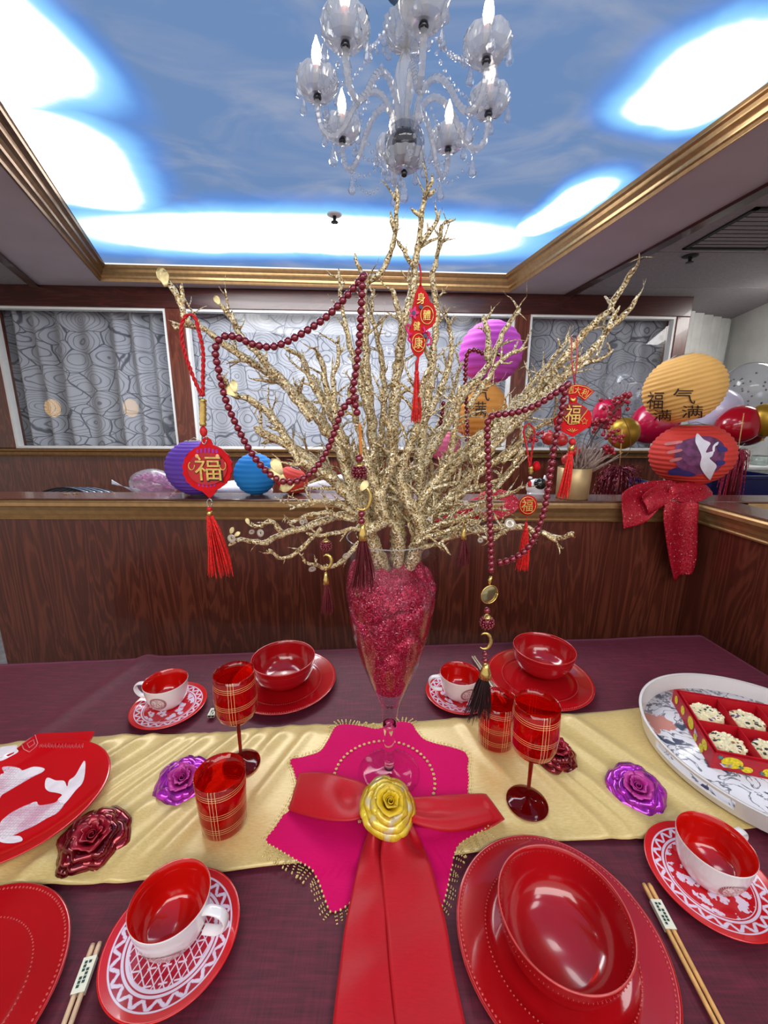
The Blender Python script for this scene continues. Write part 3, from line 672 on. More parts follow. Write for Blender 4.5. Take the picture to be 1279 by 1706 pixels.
# ---------------------------------------------------------------- red glasses
def tartan(name, zs, az, hw, rot=0):
    """red glass with thin gold lines: rings at heights zs, verticals round azimuths az"""
    t = NT(name); t.n.remove(t.b); p = t.xyz(t.tc()); an = t.math('ARCTAN2', p[1], p[0]); f = None
    for z in zs:
        q = t.step(t.math('ABSOLUTE', t.math('SUBTRACT', p[2], z)), hw*1.3, hw*.7); f = q if f is None else t.math('MAXIMUM', f, q)
    for a in az:
        dd = t.math('SUBTRACT', an, a); dd = t.math('ABSOLUTE', t.math('SUBTRACT', t.math('MODULO', t.math('ADD', dd, 3*pi), 2*pi), pi))
        f = t.math('MAXIMUM', f, t.step(dd, hw*30, hw*17))
    fr = t.facing(1.5); gm = t.N('NewGeometry')
    rad = t.vec('DOT_PRODUCT', t.vec('MULTIPLY', gm.outputs['True Normal'], (1, 1, 0)), t.comb(t.math('COSINE', t.math('ADD', an, rot)), t.math('SINE', t.math('ADD', an, rot)), 0))
    outer = t.math('ABSOLUTE', t.math('SUBTRACT', t.step(rad, -.1, .1), gm.outputs['Backfacing'])); f = t.math('MULTIPLY', f, outer)
    a = t.N('BsdfTransparent'); a.inputs[0].default_value = L(247, 92, 74); d = t.N('BsdfDiffuse'); d.inputs[0].default_value = L(206, 20, 14)
    tr = t.N('BsdfTranslucent'); tr.inputs[0].default_value = L(230, 30, 18)
    m0 = t.N('MixShader'); m0.inputs[0].default_value = .5; t.con(d.outputs[0], m0.inputs[1]); t.con(tr.outputs[0], m0.inputs[2])
    m1 = t.N('MixShader'); m1.inputs[0].default_value = .22; t.con(a.outputs[0], m1.inputs[1]); t.con(m0.outputs[0], m1.inputs[2])
    gl = t.N('BsdfGlossy'); gl.inputs['Roughness'].default_value = .03
    m2 = t.N('MixShader'); t.con(fr, m2.inputs[0]); t.con(m1.outputs[0], m2.inputs[1]); t.con(gl.outputs[0], m2.inputs[2])
    go = t.N('BsdfPrincipled'); go.inputs['Base Color'].default_value = L(255, 226, 160); go.inputs['Metallic'].default_value = .1; go.inputs['Roughness'].default_value = .4
    m3 = t.N('MixShader'); t.con(f, m3.inputs[0]); t.con(m2.outputs[0], m3.inputs[1]); t.con(go.outputs[0], m3.inputs[2]); t.surf(m3.outputs[0]); return t.m
m_tum = tartan('red_tartan_tumbler', (.018, .0225, .027, .050, .0545, .059, .088, .0925, .097), [c+k for c in (-1.62, .3, 1.9, 3.6) for k in (-.13, 0, .13)], .00026)
m_gob = tartan('red_tartan_goblet', (.128, .132, .136, .158, .162, .166, .196, .200, .204), [c+k for c in (-1.5, 1.35, .1, 3.0) for k in (-.13, 0, .13)], .00026)
m_rg = clear('red_stem_glass', L(200, 30, 34), body=.35, bodycol=L(150, 8, 16))
def tumbler(loc, label, rot):
    t = thing('tumbler', loc, label, 'glass', None, (0, 0, rot))
    pr = [(0, 0), (.034, 0), (.0383, .004), (.0400, .03), (.0418, .07), (.0429, .1087), (.0418, .1089), (.0404, .07), (.0387, .03), (.0365, .010), (.030, .007), (0, .0065)]
    obj('glass_body', lathe(pr, 64), m_tum, t, loc=True); return t
def goblet(loc, label, rot):
    t = thing('wine_glass', loc, label, 'glass', None, (0, 0, rot)); H = .2184
    pr = [(.0035, .108), (.012, .109), (.026, .1135), (.036, .124), (.0412, .140), (.0420, .165), (.0408, .195), (.0391, H), (.0382, H+.0002), (.0398, .195), (.0409, .165), (.0400, .141), (.035, .126), (.025, .1155), (.012, .1115), (0, .111)]
    obj('glass_bowl', lathe(pr, 64), m_gob, t, loc=True)
    obj('stem', lathe([(.0044, .010), (.0034, .02), (.0036, .06), (.0046, .098), (.008, .109)], 20), m_rg, t, loc=True)
    obj('foot', lathe([(0, 0), (.0376, 0), (.0384, .0012), (.0376, .0026), (.024, .0048), (.011, .0078), (.0045, .0125), (0, .0125)], 48), m_rg, t, loc=True); return t
def tz(x, y): return V((x, y, max(top(x+.036*cos(k), y+.036*sin(k)) for k in range(7))+.0015))
tumbler(tz(-.2843, .5925), 'red glass tumbler with gold tartan lines in front of the purple rose', .1)
tumbler(tz(.2565, .7858), 'red glass tumbler with gold tartan lines, behind the wine glass near the tassel', .25)
goblet(tz(-.2966, .7188), 'tall red wine glass with gold tartan lines beside the purple rose and far bowl', .1)
goblet(tz(.2755, .6320), 'tall red wine glass with gold tartan lines next to the red bow', .0)
# ---------------------------------------------------------------- chopsticks
m_bam = M('bamboo', (222, 172, 104), .4, .08, 60); m_bam2 = M('pale_bamboo', (214, 182, 148), .45, .06, 60)
def chop(a, b, gap, mat, label, band, square=True, length=.235):
    A = on(*a, T0+.0125); B = on(*b, T0+.0125); A.z = B.z = 0; d = (B-A).normalized(); nn = V((-d.y, d.x, 0)); B = A+d*length
    z = T0+.0145; t = thing('chopstick_pair', V((A.x, A.y, z-.003)), label, 'chopsticks')
    for s in (-1, 1):
        P0 = A+nn*s*gap+V((0, 0, z)); P1 = B+nn*s*gap*.9+V((0, 0, z-.0008))
        obj('chopstick', tube([P0, P0.lerp(P1, .02), P0.lerp(P1, .5), P1], [.0026, .0034, .0031, .0021], 8 if square else 10), mat, t)
    if band:
        f0, f1 = band; M0 = A.lerp(B, f0)+V((0, 0, z)); h = .0042; w = gap+.0038; ln = length*(f1-f0)
        m = frame3(M0, d, nn); g = G(); k = [( -w, -.0035), (w, -.0035), (w, .0036), (-w, .0036)]
        g.v = [m @ V((x, y, q)) for x in (0, ln) for (y, q) in k]; g.f = [[0, 1, 5, 4], [1, 2, 6, 5], [2, 3, 7, 6], [3, 0, 4, 7]]
        bd = obj('paper_band', g, M('white_band', (226, 226, 206), .5, .03), t, smooth=False); bd['label'] = 'pale paper band with dark print round the sticks'
        g = G(); x0 = ln*.12
        for r in range(7):
            for c_ in range(2):
                if (r*3+c_) % 5 != 4: g.add(box(x0+r*ln*.11, x0+r*ln*.11+ln*.08, -w*.55+c_*w*.62, -w*.55+c_*w*.62+w*.42, .0038, .0041), m)
        obj('band_print', g, M('band_ink', (34, 66, 58), .5), bd, smooth=False)
    return t
chop((161, 1573), (113, 1706), .0042, m_bam2, 'pale bamboo chopstick pair between the empty charger plate and the lattice saucer', (.07, .23))
chop((1076, 1474), (1197, 1706), .0042, m_bam, 'golden bamboo chopstick pair in a white paper band beside the near charger plate', (.10, .26))
chop((351, 1195), (397, 1106), .0042, M('dark_sticks', (52, 26, 26), .4), 'dark chopstick pair with a white end between the far cup and the tall wine glass', (.0, .11))
chop((840, 1172), (792, 1100), .004, M('pale_sticks', (214, 196, 168), .4), 'cream chopstick pair lying behind the dark tassel beside the far charger plate', None, True, .215)
# ---------------------------------------------------------------- glass vase with sequin cloth
VX, VY = .014, .700
VZ = .75+.0195
m_vglass = clear('vase_glass', L(250, 248, 250), ior=1.42, gain=.9)
m_vsolid = clear('vase_stem_glass', L(250, 246, 250), ior=1.4, gain=.9)
va = thing('glass_vase', (VX, VY, VZ), 'tall clear goblet-shaped glass vase standing on the magenta mat', 'vase')
VI = [(.017, .165), (.021, .175), (.036, .213), (.0535, .262), (.069, .32), (.0805, .375), (.0852, .412), (.0854, .436), (.0822, .474), (.0790, .506)]
VO = [(r+.0022, z-.002*(i == 0)) for i, (r, z) in enumerate(VI)]
obj('bowl', lathe(VO[1:]+[(.0803, .5075), (.0790, .506)]+VI[::-1][1:]+[(0, .160)], 72), m_vglass, va, loc=True)
m_vref = NT('vase_solid_glass'); m_vref.set(base=(1, 1, 1, 1), rough=.0, trans=1, ior=1.48); 
obj('rim', tube([(.0797*cos(2*pi*i/72), .0797*sin(2*pi*i/72), .507) for i in range(73)], .0009, 6), clear('vase_rim_highlight', body=.4, gain=2), va, loc=True)  # milky ring puts the rim's highlight into the glass colour
obj('stem', lathe([(0, .0125), (.0105, .0125), (.0100, .03), (.0112, .075), (.0132, .11), (.0135, .118), (0, .1195)], 40), m_vref.m, va, loc=True)
obj('stem_flare', lathe([(.0137, .119), (.0165, .145), (.0185, .16), (.0232, .175)], 40), m_vsolid, va, loc=True)
obj('foot', lathe([(0, 0), (.0620, 0), (.0632, .0014), (.062, .003), (.044, .0056), (.022, .0092), (.0108, .015), (0, .017)], 64), m_vsolid, va, loc=True)
def vin(z):
    for (a, b), (c_, d) in zip(VI, VI[1:]):
        if b <= z <= d: return a+(c_-a)*(z-b)/(d-b)
    return .017 if z < .165 else .079
m_seq = glitter('sequin_cloth', [(0, (96, 6, 30)), (.45, (176, 18, 56)), (.8, (206, 40, 82)), (.97, (236, 110, 140)), (1, (255, 214, 222))], 620, .35, .4, .8)
def blob(a, b):
    th = 2*pi*a
    if b < .72:
        z = .200+(.405-.200)*b/.72; k = .985
    else:
        s = (b-.72)/.28; z = .405+.055*sin(s*pi/2); k = .985*cos(s*pi/2)
    r = vin(min(z, .43))*k; p = V((r*cos(th), r*sin(th), z))
    n1 = abs(NZ.noise(V((p.x*26, p.y*26, p.z*22)))); n2 = NZ.noise(V((p.x*60+5, p.y*60, p.z*60)))
    if b < .72: q = 1-.20*max(0, .16-abs(NZ.noise(V((p.x*15+2, p.y*15, p.z*17+4)))))/.16*min(1, b*3)-.012*n2; return V((p.x*q, p.y*q, z))
    z2 = z+.034*(n1-.18)+.022*NZ.noise(V((p.x*20+3, p.y*20, 2)))+.004*n2; return V((p.x, p.y, max(z2, .38)))
fb = obj('sequin_fabric', G().add(grid(lambda a, b: V((VX, VY, VZ))+blob(a, b), 140, 90, True)), m_seq); tag(fb, 'crumpled crimson sequin fabric stuffed inside the clear glass vase', 'fabric')
# ---------------------------------------------------------------- golden branches
m_br = glitter('gold_glitter_bark', [(0, (84, 56, 26)), (.2, (156, 122, 74)), (.48, (212, 186, 130)), (.78, (244, 228, 184)), (1, (255, 253, 238))], 520, .30, .40, .85)
m_leaf = M('gold_foil_leaf', (222, 204, 150), .38, .14, 90, metal=.45)
m_pai = clear('paillette', L(250, 244, 230), ior=1.8, body=.45, bodycol=L(246, 240, 228), gain=1.4)
def rj(a): return RND.uniform(-a, a)
def twig(g, p, d, ln, r, depth, upb=.35):
    n = max(3, int(ln/.009)); P = [p.copy()]; R = [r]; d = d.normalized(); c = V((rj(1), rj(.6), rj(1)))*.16
    for i in range(n):
        d = (d+c+V((rj(.16), rj(.12), rj(.16)+upb*.06))).normalized(); p = p+d*(ln/n); P.append(p.copy()); R.append(r*(1-.62*(i+1)/n)*RND.uniform(.82, 1.2))
    R[-1] *= .45; g.add(tube(P, R, 6))
    if depth:
        for k in range(RND.choice((1, 2, 2, 3))):
            i = RND.randint(1, len(P)-1); s = V((rj(1), rj(.7), rj(1)+.25)).normalized()
            twig(g, P[i], (d*.9+s*.9), ln*RND.uniform(.3, .55), R[i]*.75, depth-1, upb)
    return P[-1], d
def limb(g, px, Y0, Y1, r0, r1, tw=8, tl_=.06, depth=1, start=.2, upb=.35):
    px = list(px)
    if px[0][1] > 915:                                        # three stems stand in the vase, every limb leaves one of them
        q = px[min(3, len(px)-1)][0]; b = ((644, 962), (616, 892)) if q < 630 else ((660, 962), (663, 890)) if q < 690 else ((672, 962), (701, 890))
        px = [b[0], b[1]]+[p for p in px[1:] if p[1] < 868 or abs(p[0]-658) > 52]; start = max(start, .36)
    n = len(px); P = [at(u, v, Y0+(Y1-Y0)*i/(n-1)) for i, (u, v) in enumerate(px)]; S = spline(P, .0065); m = len(S)
    sd = rj(50); Q = []; R = []
    for i, p in enumerate(S):
        w = i/(m-1); Q.append(p+V((NZ.noise(V((i*.35, sd, 0))), NZ.noise(V((i*.35, sd, 7))), NZ.noise(V((i*.35, sd, 3)))))*.0034*min(1, w*6))
        R.append((r0+(r1-r0)*w**1.35)*1.12*(1+.30*NZ.noise(V((i*.8, sd, 1)))+.12*rj(1)))
    R[-1] *= .4; g.add(tube(Q, R, 8))
    for k in range(tw):
        w = start+(1-start)*(k+RND.random()*.8)/tw; i = min(m-2, int(w*m)); t = (Q[i+1]-Q[i-1]).normalized()
        s = V((rj(1), rj(.8), rj(1)+upb)); s = (s-t*s.dot(t)).normalized()
        twig(g, Q[i], t*RND.uniform(.5, 1.1)+s*RND.uniform(.6, 1.0), tl_*RND.uniform(.45, 1.15), max(.0021, R[i]*RND.uniform(.38, .6)), depth, upb)
    for k in range(m//5):                                     # knobs on the bark
        i = RND.randint(2, m-2); s = V((rj(1), rj(1), rj(1))).normalized(); g.add(sph(Q[i]+s*R[i]*.75, R[i]*RND.uniform(.3, .55), 6, 4))
    return Q, R
def leaf(parent, c, d, size, nrm=V((0, -1, .2)), name='foil_leaf'):
    m = frame3(c, d, V(nrm).cross(V(d))*-1); 
    def f(a, b):
        w = sin(pi*min(1, .12+a*.88))**.7*(.42); y = (b-.5)*2*w; pl_ = .04*(1 if int(b*12+.5) % 2 else -1)*a; return m @ (V((a, y*(.35+.65*a), pl_+.18*a*a))*size)
    return obj(name, grid(f, 6, 12), m_leaf, parent, solid=.0006)
def pail(parent, c, r):
    a = RND.uniform(0, 6); n = V((rj(.5), -1, rj(.6))).normalized(); m = frame3(c, n.orthogonal(), n.cross(n.orthogonal()))
    q = obj('sequin_disc', G().add(lathe([(r*.22, 0), (r*.6, -.0006), (r, .0004), (r, .0008), (r*.6, 0), (r*.22, .0006), (r*.22, 0)], 14), m), m_pai, parent); return q
def spray(label, limbs, leaves=(), discs=()):
    t = thing('glitter_branch', (VX+rj(.02), VY+rj(.02), VZ+.40), label, 'branch', 'golden branches in the vase')
    g = G()
    for L_ in limbs: limb(g, *L_[:5], **(L_[5] if len(L_) > 5 else {}))
    obj('stems', g, m_br, t)
    for (u, v, Y, du, dv, s) in leaves:
        c = at(u, v, Y); leaf(t, c, at(u+du, v+dv, Y)-c, s)
    for (u, v, Y, r) in discs: pail(t, at(u, v, Y), r)
    return t
D = dict
spray('golden branch reaching furthest left, holding the red lantern charm on its tip', [
    ([(640, 960), (628, 905), (604, 835), (562, 742), (505, 668), (452, 625), (415, 600), (375, 575), (345, 552), (315, 540), (295, 547), (280, 532)], .70, .61, .0125, .0028, D(tw=9, tl_=.055)),
    ([(318, 541), (306, 522), (296, 492), (280, 470), (270, 458)], .612, .605, .0042, .0034, D(tw=1, tl_=.02)),
    ([(303, 515), (304, 490), (304, 470)], .61, .61, .003, .002, D(tw=0)),
    ([(520, 700), (480, 648), (440, 602), (402, 562), (390, 535), (375, 516), (360, 497)], .64, .60, .0062, .003, D(tw=7, tl_=.04)),
    ([(392, 540), (387, 520), (388, 512)], .60, .60, .003, .002, D(tw=0))],
    [(280, 475, .605, -12, -20, .026), (276, 478, .6, -4, -22, .022), (366, 508, .6, -8, -14, .014)], [(478, 650, .62, .004)])
spray('thick golden branch leaning left through the loop of maroon beads', [
    ([(645, 950), (622, 880), (590, 838), (540, 788), (485, 745), (445, 725), (425, 712)], .69, .58, .012, .005, D(tw=8, tl_=.06)),
    ([(560, 800), (500, 765), (470, 720), (440, 682), (412, 664), (388, 657), (366, 622)], .62, .575, .0065, .003, D(tw=6, tl_=.04)),
    ([(590, 830), (565, 745), (545, 650), (533, 597), (520, 578)], .66, .62, .0075, .003, D(tw=7, tl_=.05)),
    ([(575, 740), (550, 690), (520, 640), (505, 600), (490, 585), (468, 583)], .65, .60, .0055, .0025, D(tw=6, tl_=.04)),
    ([(560, 700), (555, 640), (562, 600), (564, 558)], .62, .61, .0045, .0018, D(tw=4, tl_=.03))],
    [(395, 660, .572, -22, -18, .022), (392, 655, .57, -6, -26, .018), (475, 800, .57, -24, -14, .03), (470, 790, .57, -18, -26, .026), (490, 806, .575, -22, 8, .024)], [])
spray('slender low golden twig at left with clear sequin discs, in front of the dark panelling', [
    ([(648, 950), (636, 895), (600, 862), (555, 862), (508, 880), (462, 893), (440, 905), (400, 899), (378, 911)], .69, .56, .008, .0026, D(tw=5, tl_=.032, upb=.1)),
    ([(470, 887), (452, 868), (432, 878), (414, 874)], .58, .565, .0034, .0022, D(tw=2, tl_=.018)),
    ([(535, 880), (510, 908), (480, 930), (456, 922), (448, 914)], .62, .57, .0036, .002, D(tw=4, tl_=.022)),
    ([(608, 890), (590, 915), (560, 942), (530, 944), (502, 932)], .64, .56, .0036, .0022, D(tw=5, tl_=.022)),
    ([(600, 862), (560, 840), (520, 835), (480, 850)], .65, .58, .0045, .0022, D(tw=7, tl_=.035)),
    ([(590, 866), (540, 855), (505, 862), (475, 872)], .63, .56, .0038, .002, D(tw=4, tl_=.03)),
    ([(610, 880), (570, 885), (530, 893), (505, 886)], .62, .56, .0034, .002, D(tw=3, tl_=.03))],
    [(384, 890, .56, 4, -14, .011), (390, 893, .56, 12, -8, .010), (415, 874, .56, -6, -12, .010)],
    [(386, 897, .553, .0062), (434, 888, .556, .0056), (419, 886, .556, .004), (509, 868, .56, .004), (503, 870, .557, .004), (520, 948, .555, .0055), (577, 926, .55, .006)])
spray('tallest dark golden branch, its tip touching the crystal chandelier', [
    ([(655, 960), (652, 880), (652, 760), (660, 640), (672, 545), (688, 478), (691, 440), (699, 395), (702, 350), (711, 322), (720, 300), (717, 284)], .70, .66, .0125, .0024, D(tw=7, tl_=.05, start=.15)),
    ([(701, 404), (716, 386), (730, 362), (735, 352)], .67, .66, .0042, .002, D(tw=2, tl_=.02)),
    ([(703, 360), (690, 352), (681, 344)], .66, .66, .0032, .0018, D(tw=0)), ([(713, 325), (722, 318), (727, 310)], .66, .66, .003, .0016, D(tw=0)),
    ([(690, 445), (675, 425), (664, 405), (662, 395)], .67, .67, .0036, .002, D(tw=2, tl_=.02)),
    ([(664, 600), (668, 540), (660, 502), (650, 472)], .68, .67, .0055, .003, D(tw=5, tl_=.03))])
spray('dark golden branch curving up left of the tallest one, under the chandelier drops', [
    ([(650, 955), (640, 880), (622, 760), (612, 640), (608, 540), (606, 480), (622, 464), (640, 445), (652, 415), (660, 378), (662, 345), (660, 306)], .71, .67, .0105, .0024, D(tw=8, tl_=.05, start=.15)),
    ([(658, 385), (652, 365), (650, 345)], .67, .67, .0034, .002, D(tw=0)), ([(606, 470), (597, 440), (590, 420)], .66, .65, .0032, .0018, D(tw=0)),
    ([(618, 700), (590, 600), (570, 520), (565, 470), (563, 448)], .69, .70, .0055, .0018, D(tw=8, tl_=.04)),
    ([(630, 780), (640, 650), (628, 560), (618, 520), (625, 475)], .72, .74, .006, .0024, D(tw=8, tl_=.045))])
spray('golden branch rising right of the tallest one beside the red health charm', [
    ([(665, 950), (672, 880), (700, 760), (716, 640), (724, 560), (727, 510), (721, 465), (728, 428), (733, 400), (738, 376), (752, 368), (762, 363)], .71, .69, .0105, .0022, D(tw=8, tl_=.05, start=.15)),
    ([(737, 402), (745, 398), (753, 392)], .69, .69, .0026, .0016, D(tw=0)), ([(733, 398), (733, 378), (737, 372)], .69, .69, .0026, .0018, D(tw=0)),
    ([(708, 700), (745, 620), (752, 560), (745, 548), (760, 525)], .70, .72, .0055, .0022, D(tw=6, tl_=.04)),
    ([(690, 800), (735, 720), (770, 660), (800, 625), (822, 590), (835, 560), (855, 530), (868, 510)], .71, .74, .0085, .0026, D(tw=9, tl_=.05)),
    ([(812, 600), (812, 560), (806, 520)], .72, .72, .0052, .003, D(tw=6, tl_=.03)),
    ([(780, 680), (820, 620), (850, 590), (880, 578)], .70, .70, .0046, .002, D(tw=7, tl_=.035))])
spray('thick pale golden branch reaching furthest right, above the gold fan charm', [
    ([(668, 950), (690, 880), (735, 800), (785, 745), (848, 692), (900, 642), (950, 582), (985, 542), (1012, 518), (1030, 490), (1046, 462), (1061, 442)], .70, .60, .0125, .0028, D(tw=10, tl_=.05)),
    ([(780, 760), (845, 705), (905, 655), (948, 615), (985, 585), (1010, 552), (1035, 528), (1052, 510), (1062, 492)], .66, .60, .0085, .0026, D(tw=9, tl_=.04)),
    ([(1012, 550), (1022, 530), (1032, 505)], .61, .61, .003, .0018, D(tw=1, tl_=.015)),
    ([(800, 735), (860, 670), (905, 615), (930, 585), (950, 560)], .70, .68, .0065, .0022, D(tw=9, tl_=.04)),
    ([(790, 770), (850, 715), (920, 650), (965, 610), (1000, 598), (1025, 580)], .64, .58, .0062, .002, D(tw=9, tl_=.035))])
spray('golden branch low on the right above the small round charm', [
    ([(672, 945), (700, 880), (755, 820), (815, 775), (862, 742), (888, 715), (925, 698), (948, 690)], .69, .60, .0095, .0024, D(tw=10, tl_=.05)),
    ([(835, 770), (868, 745), (855, 775), (842, 795), (825, 815), (818, 822), (850, 788), (864, 778)], .63, .60, .0044, .0022, D(tw=5, tl_=.02)),
    ([(730, 850), (780, 815), (830, 800), (850, 780), (866, 776)], .66, .60, .0048, .0022, D(tw=7, tl_=.035)),
    ([(720, 860), (790, 840), (830, 828), (858, 818), (868, 806)], .67, .63, .004, .002, D(tw=9, tl_=.035)),
    ([(700, 830), (760, 770), (820, 725), (880, 690), (905, 665)], .74, .72, .0065, .0022, D(tw=10, tl_=.045))])
spray('long low bare golden twig at right crossing the maroon garland', [
    ([(672, 950), (690, 905), (735, 893), (790, 884), (848, 877), (898, 886), (925, 897), (948, 889), (960, 886)], .69, .55, .008, .0026, D(tw=5, tl_=.025, upb=.05)),
    ([(903, 886), (925, 900), (928, 906)], .56, .56, .003, .0018, D(tw=0)), ([(945, 890), (958, 896), (960, 902)], .55, .55, .0024, .0018, D(tw=0)),
    ([(700, 912), (720, 910), (750, 895), (762, 880)], .65, .60, .004, .0022, D(tw=4, tl_=.03)),
    ([(735, 905), (745, 918), (752, 925)], .62, .60, .0024, .0014, D(tw=0)),
    ([(845, 880), (828, 893), (820, 898), (802, 893)], .58, .57, .0036, .0022, D(tw=3, tl_=.018)),
    ([(690, 900), (740, 870), (790, 868), (820, 860)], .66, .60, .0045, .002, D(tw=9, tl_=.04)),
    ([(690, 905), (740, 885), (780, 875), (800, 872)], .64, .59, .004, .002, D(tw=6, tl_=.03))],
    [], [(853, 874, .552, .0055), (849, 872, .551, .0075), (800, 900, .56, .004), (795, 848, .58, .004)])
spray('dense short golden branch filling the middle above the vase mouth', [
    ([(655, 950), (660, 885), (668, 800), (690, 720), (700, 660), (712, 610)], .68, .60, .011, .0028, D(tw=12, tl_=.06, depth=2)),
    ([(650, 930), (640, 860), (610, 770), (590, 690), (580, 640)], .68, .61, .010, .0028, D(tw=12, tl_=.06, depth=2)),
    ([(660, 920), (700, 840), (745, 770), (760, 700), (765, 640)], .69, .63, .0095, .0028, D(tw=12, tl_=.06, depth=2)),
    ([(655, 920), (630, 845), (655, 760), (640, 690), (632, 640)], .68, .60, .008, .0026, D(tw=10, tl_=.055, depth=2))],
    [(600, 818, .56, 10, -14, .018)])
spray('dense golden branch at the back of the vase, seen through the others', [
    ([(655, 950), (670, 880), (720, 800), (790, 750), (840, 700)], .74, .84, .010, .003, D(tw=14, tl_=.08, depth=2)),
    ([(650, 940), (610, 850), (540, 780), (480, 730), (450, 680)], .74, .84, .010, .003, D(tw=13, tl_=.07, depth=2)),
    ([(655, 940), (680, 800), (740, 690), (770, 600)], .75, .88, .009, .003, D(tw=13, tl_=.07, depth=2)),
    ([(650, 940), (600, 800), (560, 700), (520, 620)], .75, .86, .009, .003, D(tw=12, tl_=.06, depth=2))])
spray('bushy golden branch drooping low around the vase mouth on the right', [
    ([(662, 945), (690, 885), (730, 845), (775, 820), (800, 810)], .69, .62, .0075, .0026, D(tw=16, tl_=.06, depth=2, upb=.1)),
    ([(665, 945), (700, 900), (745, 872), (790, 855), (815, 840)], .69, .60, .0068, .0024, D(tw=15, tl_=.055, depth=2, upb=.05)),
    ([(660, 930), (710, 850), (760, 795), (800, 780)], .72, .70, .007, .0026, D(tw=14, tl_=.06, depth=2))],
    [], [(716, 864, .575, .004), (776, 838, .58, .004), (805, 850, .575, .004)])
# ---------------------------------------------------------------- satin bow and roses
m_satr = satin('red_satin', (168, 4, 20), (196, 12, 30), .46, .3, .0, .3, 0, .35)
m_satr2 = m_satr
kn = on(645, 1342, T0+.05)
bw = thing('satin_bow', V((kn.x, kn.y, T0+.02)), 'big red satin ribbon bow with two long tails in front of the vase', 'bow')
def strip(name, e1, e2, nu=60, nv=14, wav=.0, mat=m_satr, parent=None, seed=0, solid=.0007):
    """ribbon between two edge curves given as (u, v, height above the cloth)"""
    A = spline([on(u, v, T0+z) for u, v, z in e1], .002); B = spline([on(u, v, T0+z) for u, v, z in e2], .002)
    def f(a, b):
        p = A[min(len(A)-1, int(a*(len(A)-1)))].lerp(B[min(len(B)-1, int(a*(len(B)-1)))], b)
        k = wav(a, b) if callable(wav) else wav*sin(b*pi); return p+V((0, 0, k))
    return obj(name, grid(f, nu, nv), mat, parent, solid=solid)
strip('left_loop', [(622, 1312, .052), (590, 1298, .062), (550, 1288, .058), (510, 1287, .032), (498, 1290, .022), (520, 1300, .019), (580, 1320, .022), (622, 1332, .03)],
      [(622, 1352, .05), (590, 1366, .058), (540, 1366, .048), (487, 1352, .03), (482, 1347, .021), (505, 1360, .018), (580, 1360, .022), (622, 1352, .03)], 110, 16,
      lambda a, b: .007*sin(b*pi)*min(1, a*5)*(1 if a < .5 else .3)-.016*math.exp(-((a-.16)/.07)**2-((b-.45)/.3)**2), parent=bw)
strip('right_loop', [(668, 1330, .052), (700, 1326, .060), (745, 1324, .052), (800, 1322, .036), (808, 1326, .024), (770, 1340, .019), (720, 1345, .022), (668, 1345, .03)],
      [(668, 1358, .05), (700, 1376, .056), (760, 1386, .044), (831, 1366, .033), (836, 1368, .022), (790, 1388, .018), (720, 1375, .022), (668, 1358, .03)], 110, 16,
      lambda a, b: .006*sin(b*pi)*min(1, a*5)*(1 if a < .5 else .3)-.010*math.exp(-((a-.14)/.07)**2-((b-.35)/.25)**2)+.003*sin(b*pi*3)*(a < .45), parent=bw)
strip('left_tail', [(628, 1352, .052), (618, 1376, .044), (604, 1412, .026), (590, 1470, .022), (576, 1535, .019), (564, 1620, .017), (552, 1725, .016)],
      [(640, 1352, .054), (640, 1380, .05), (639, 1420, .034), (641, 1470, .026), (646, 1535, .022), (652, 1620, .02), (664, 1725, .019)], 80, 16,
      lambda a, b: .012*math.exp(-((a-.12)/.12)**2)*(sin(b*pi*1.6)-.5*sin(b*pi*3))+.003*sin(b*pi)+.0012*sin(a*23+b*3), parent=bw)
strip('right_tail', [(646, 1352, .054), (641, 1380, .05), (634, 1420, .038), (637, 1470, .030), (643, 1535, .026), (650, 1620, .024), (661, 1725, .022)],
      [(668, 1352, .052), (690, 1372, .042), (706, 1410, .028), (726, 1470, .023), (742, 1535, .02), (757, 1620, .018), (779, 1725, .017)], 80, 16,
      lambda a, b: .012*math.exp(-((a-.13)/.12)**2)*(sin(b*pi*1.6)-.5*sin(b*pi*3.2))+.004*sin(b*pi)*(1-a)+.0012*sin(a*19+b*2), parent=bw)
obj('knot', sph((kn.x, kn.y, T0+.046), (.026, .02, .018), 24, 14), m_satr, bw)
m_foilp = M('purple_foil_petal', (182, 44, 192), .22, .25, 45, metal=.5, coat=.5)
m_foilp2 = M('mauve_petal', (186, 48, 146), .4, .12, 60, metal=.15, coat=.2)
m_foilr = M('dark_red_foil_petal', (126, 8, 26), .2, .22, 45, metal=.6, coat=.6)
m_foilr2 = M('crimson_petal', (156, 16, 40), .34, .12, 60, metal=.25, coat=.3)
def iris():
    t = NT('pearly_yellow_petal'); n = t.noise(t.tc(), 60, 3, .8); n2 = t.xyz(t.noise(t.tc(), 38, 2, 0, 1))[1]
    c = t.mix(t.step(n2, .55, .66), t.mix(t.step(n, .35, .65), L(206, 168, 22), L(240, 214, 66)), L(214, 196, 150)); c = t.mix(t.step(n, .72, .8), c, L(190, 232, 206))
    t.set(base=c, rough=.3, metal=.15, coat=.8, crough=.15); return t.m
m_yel = iris(); m_yel2 = M('yellow_petal', (226, 190, 34), .4, .1, 60, coat=.3)
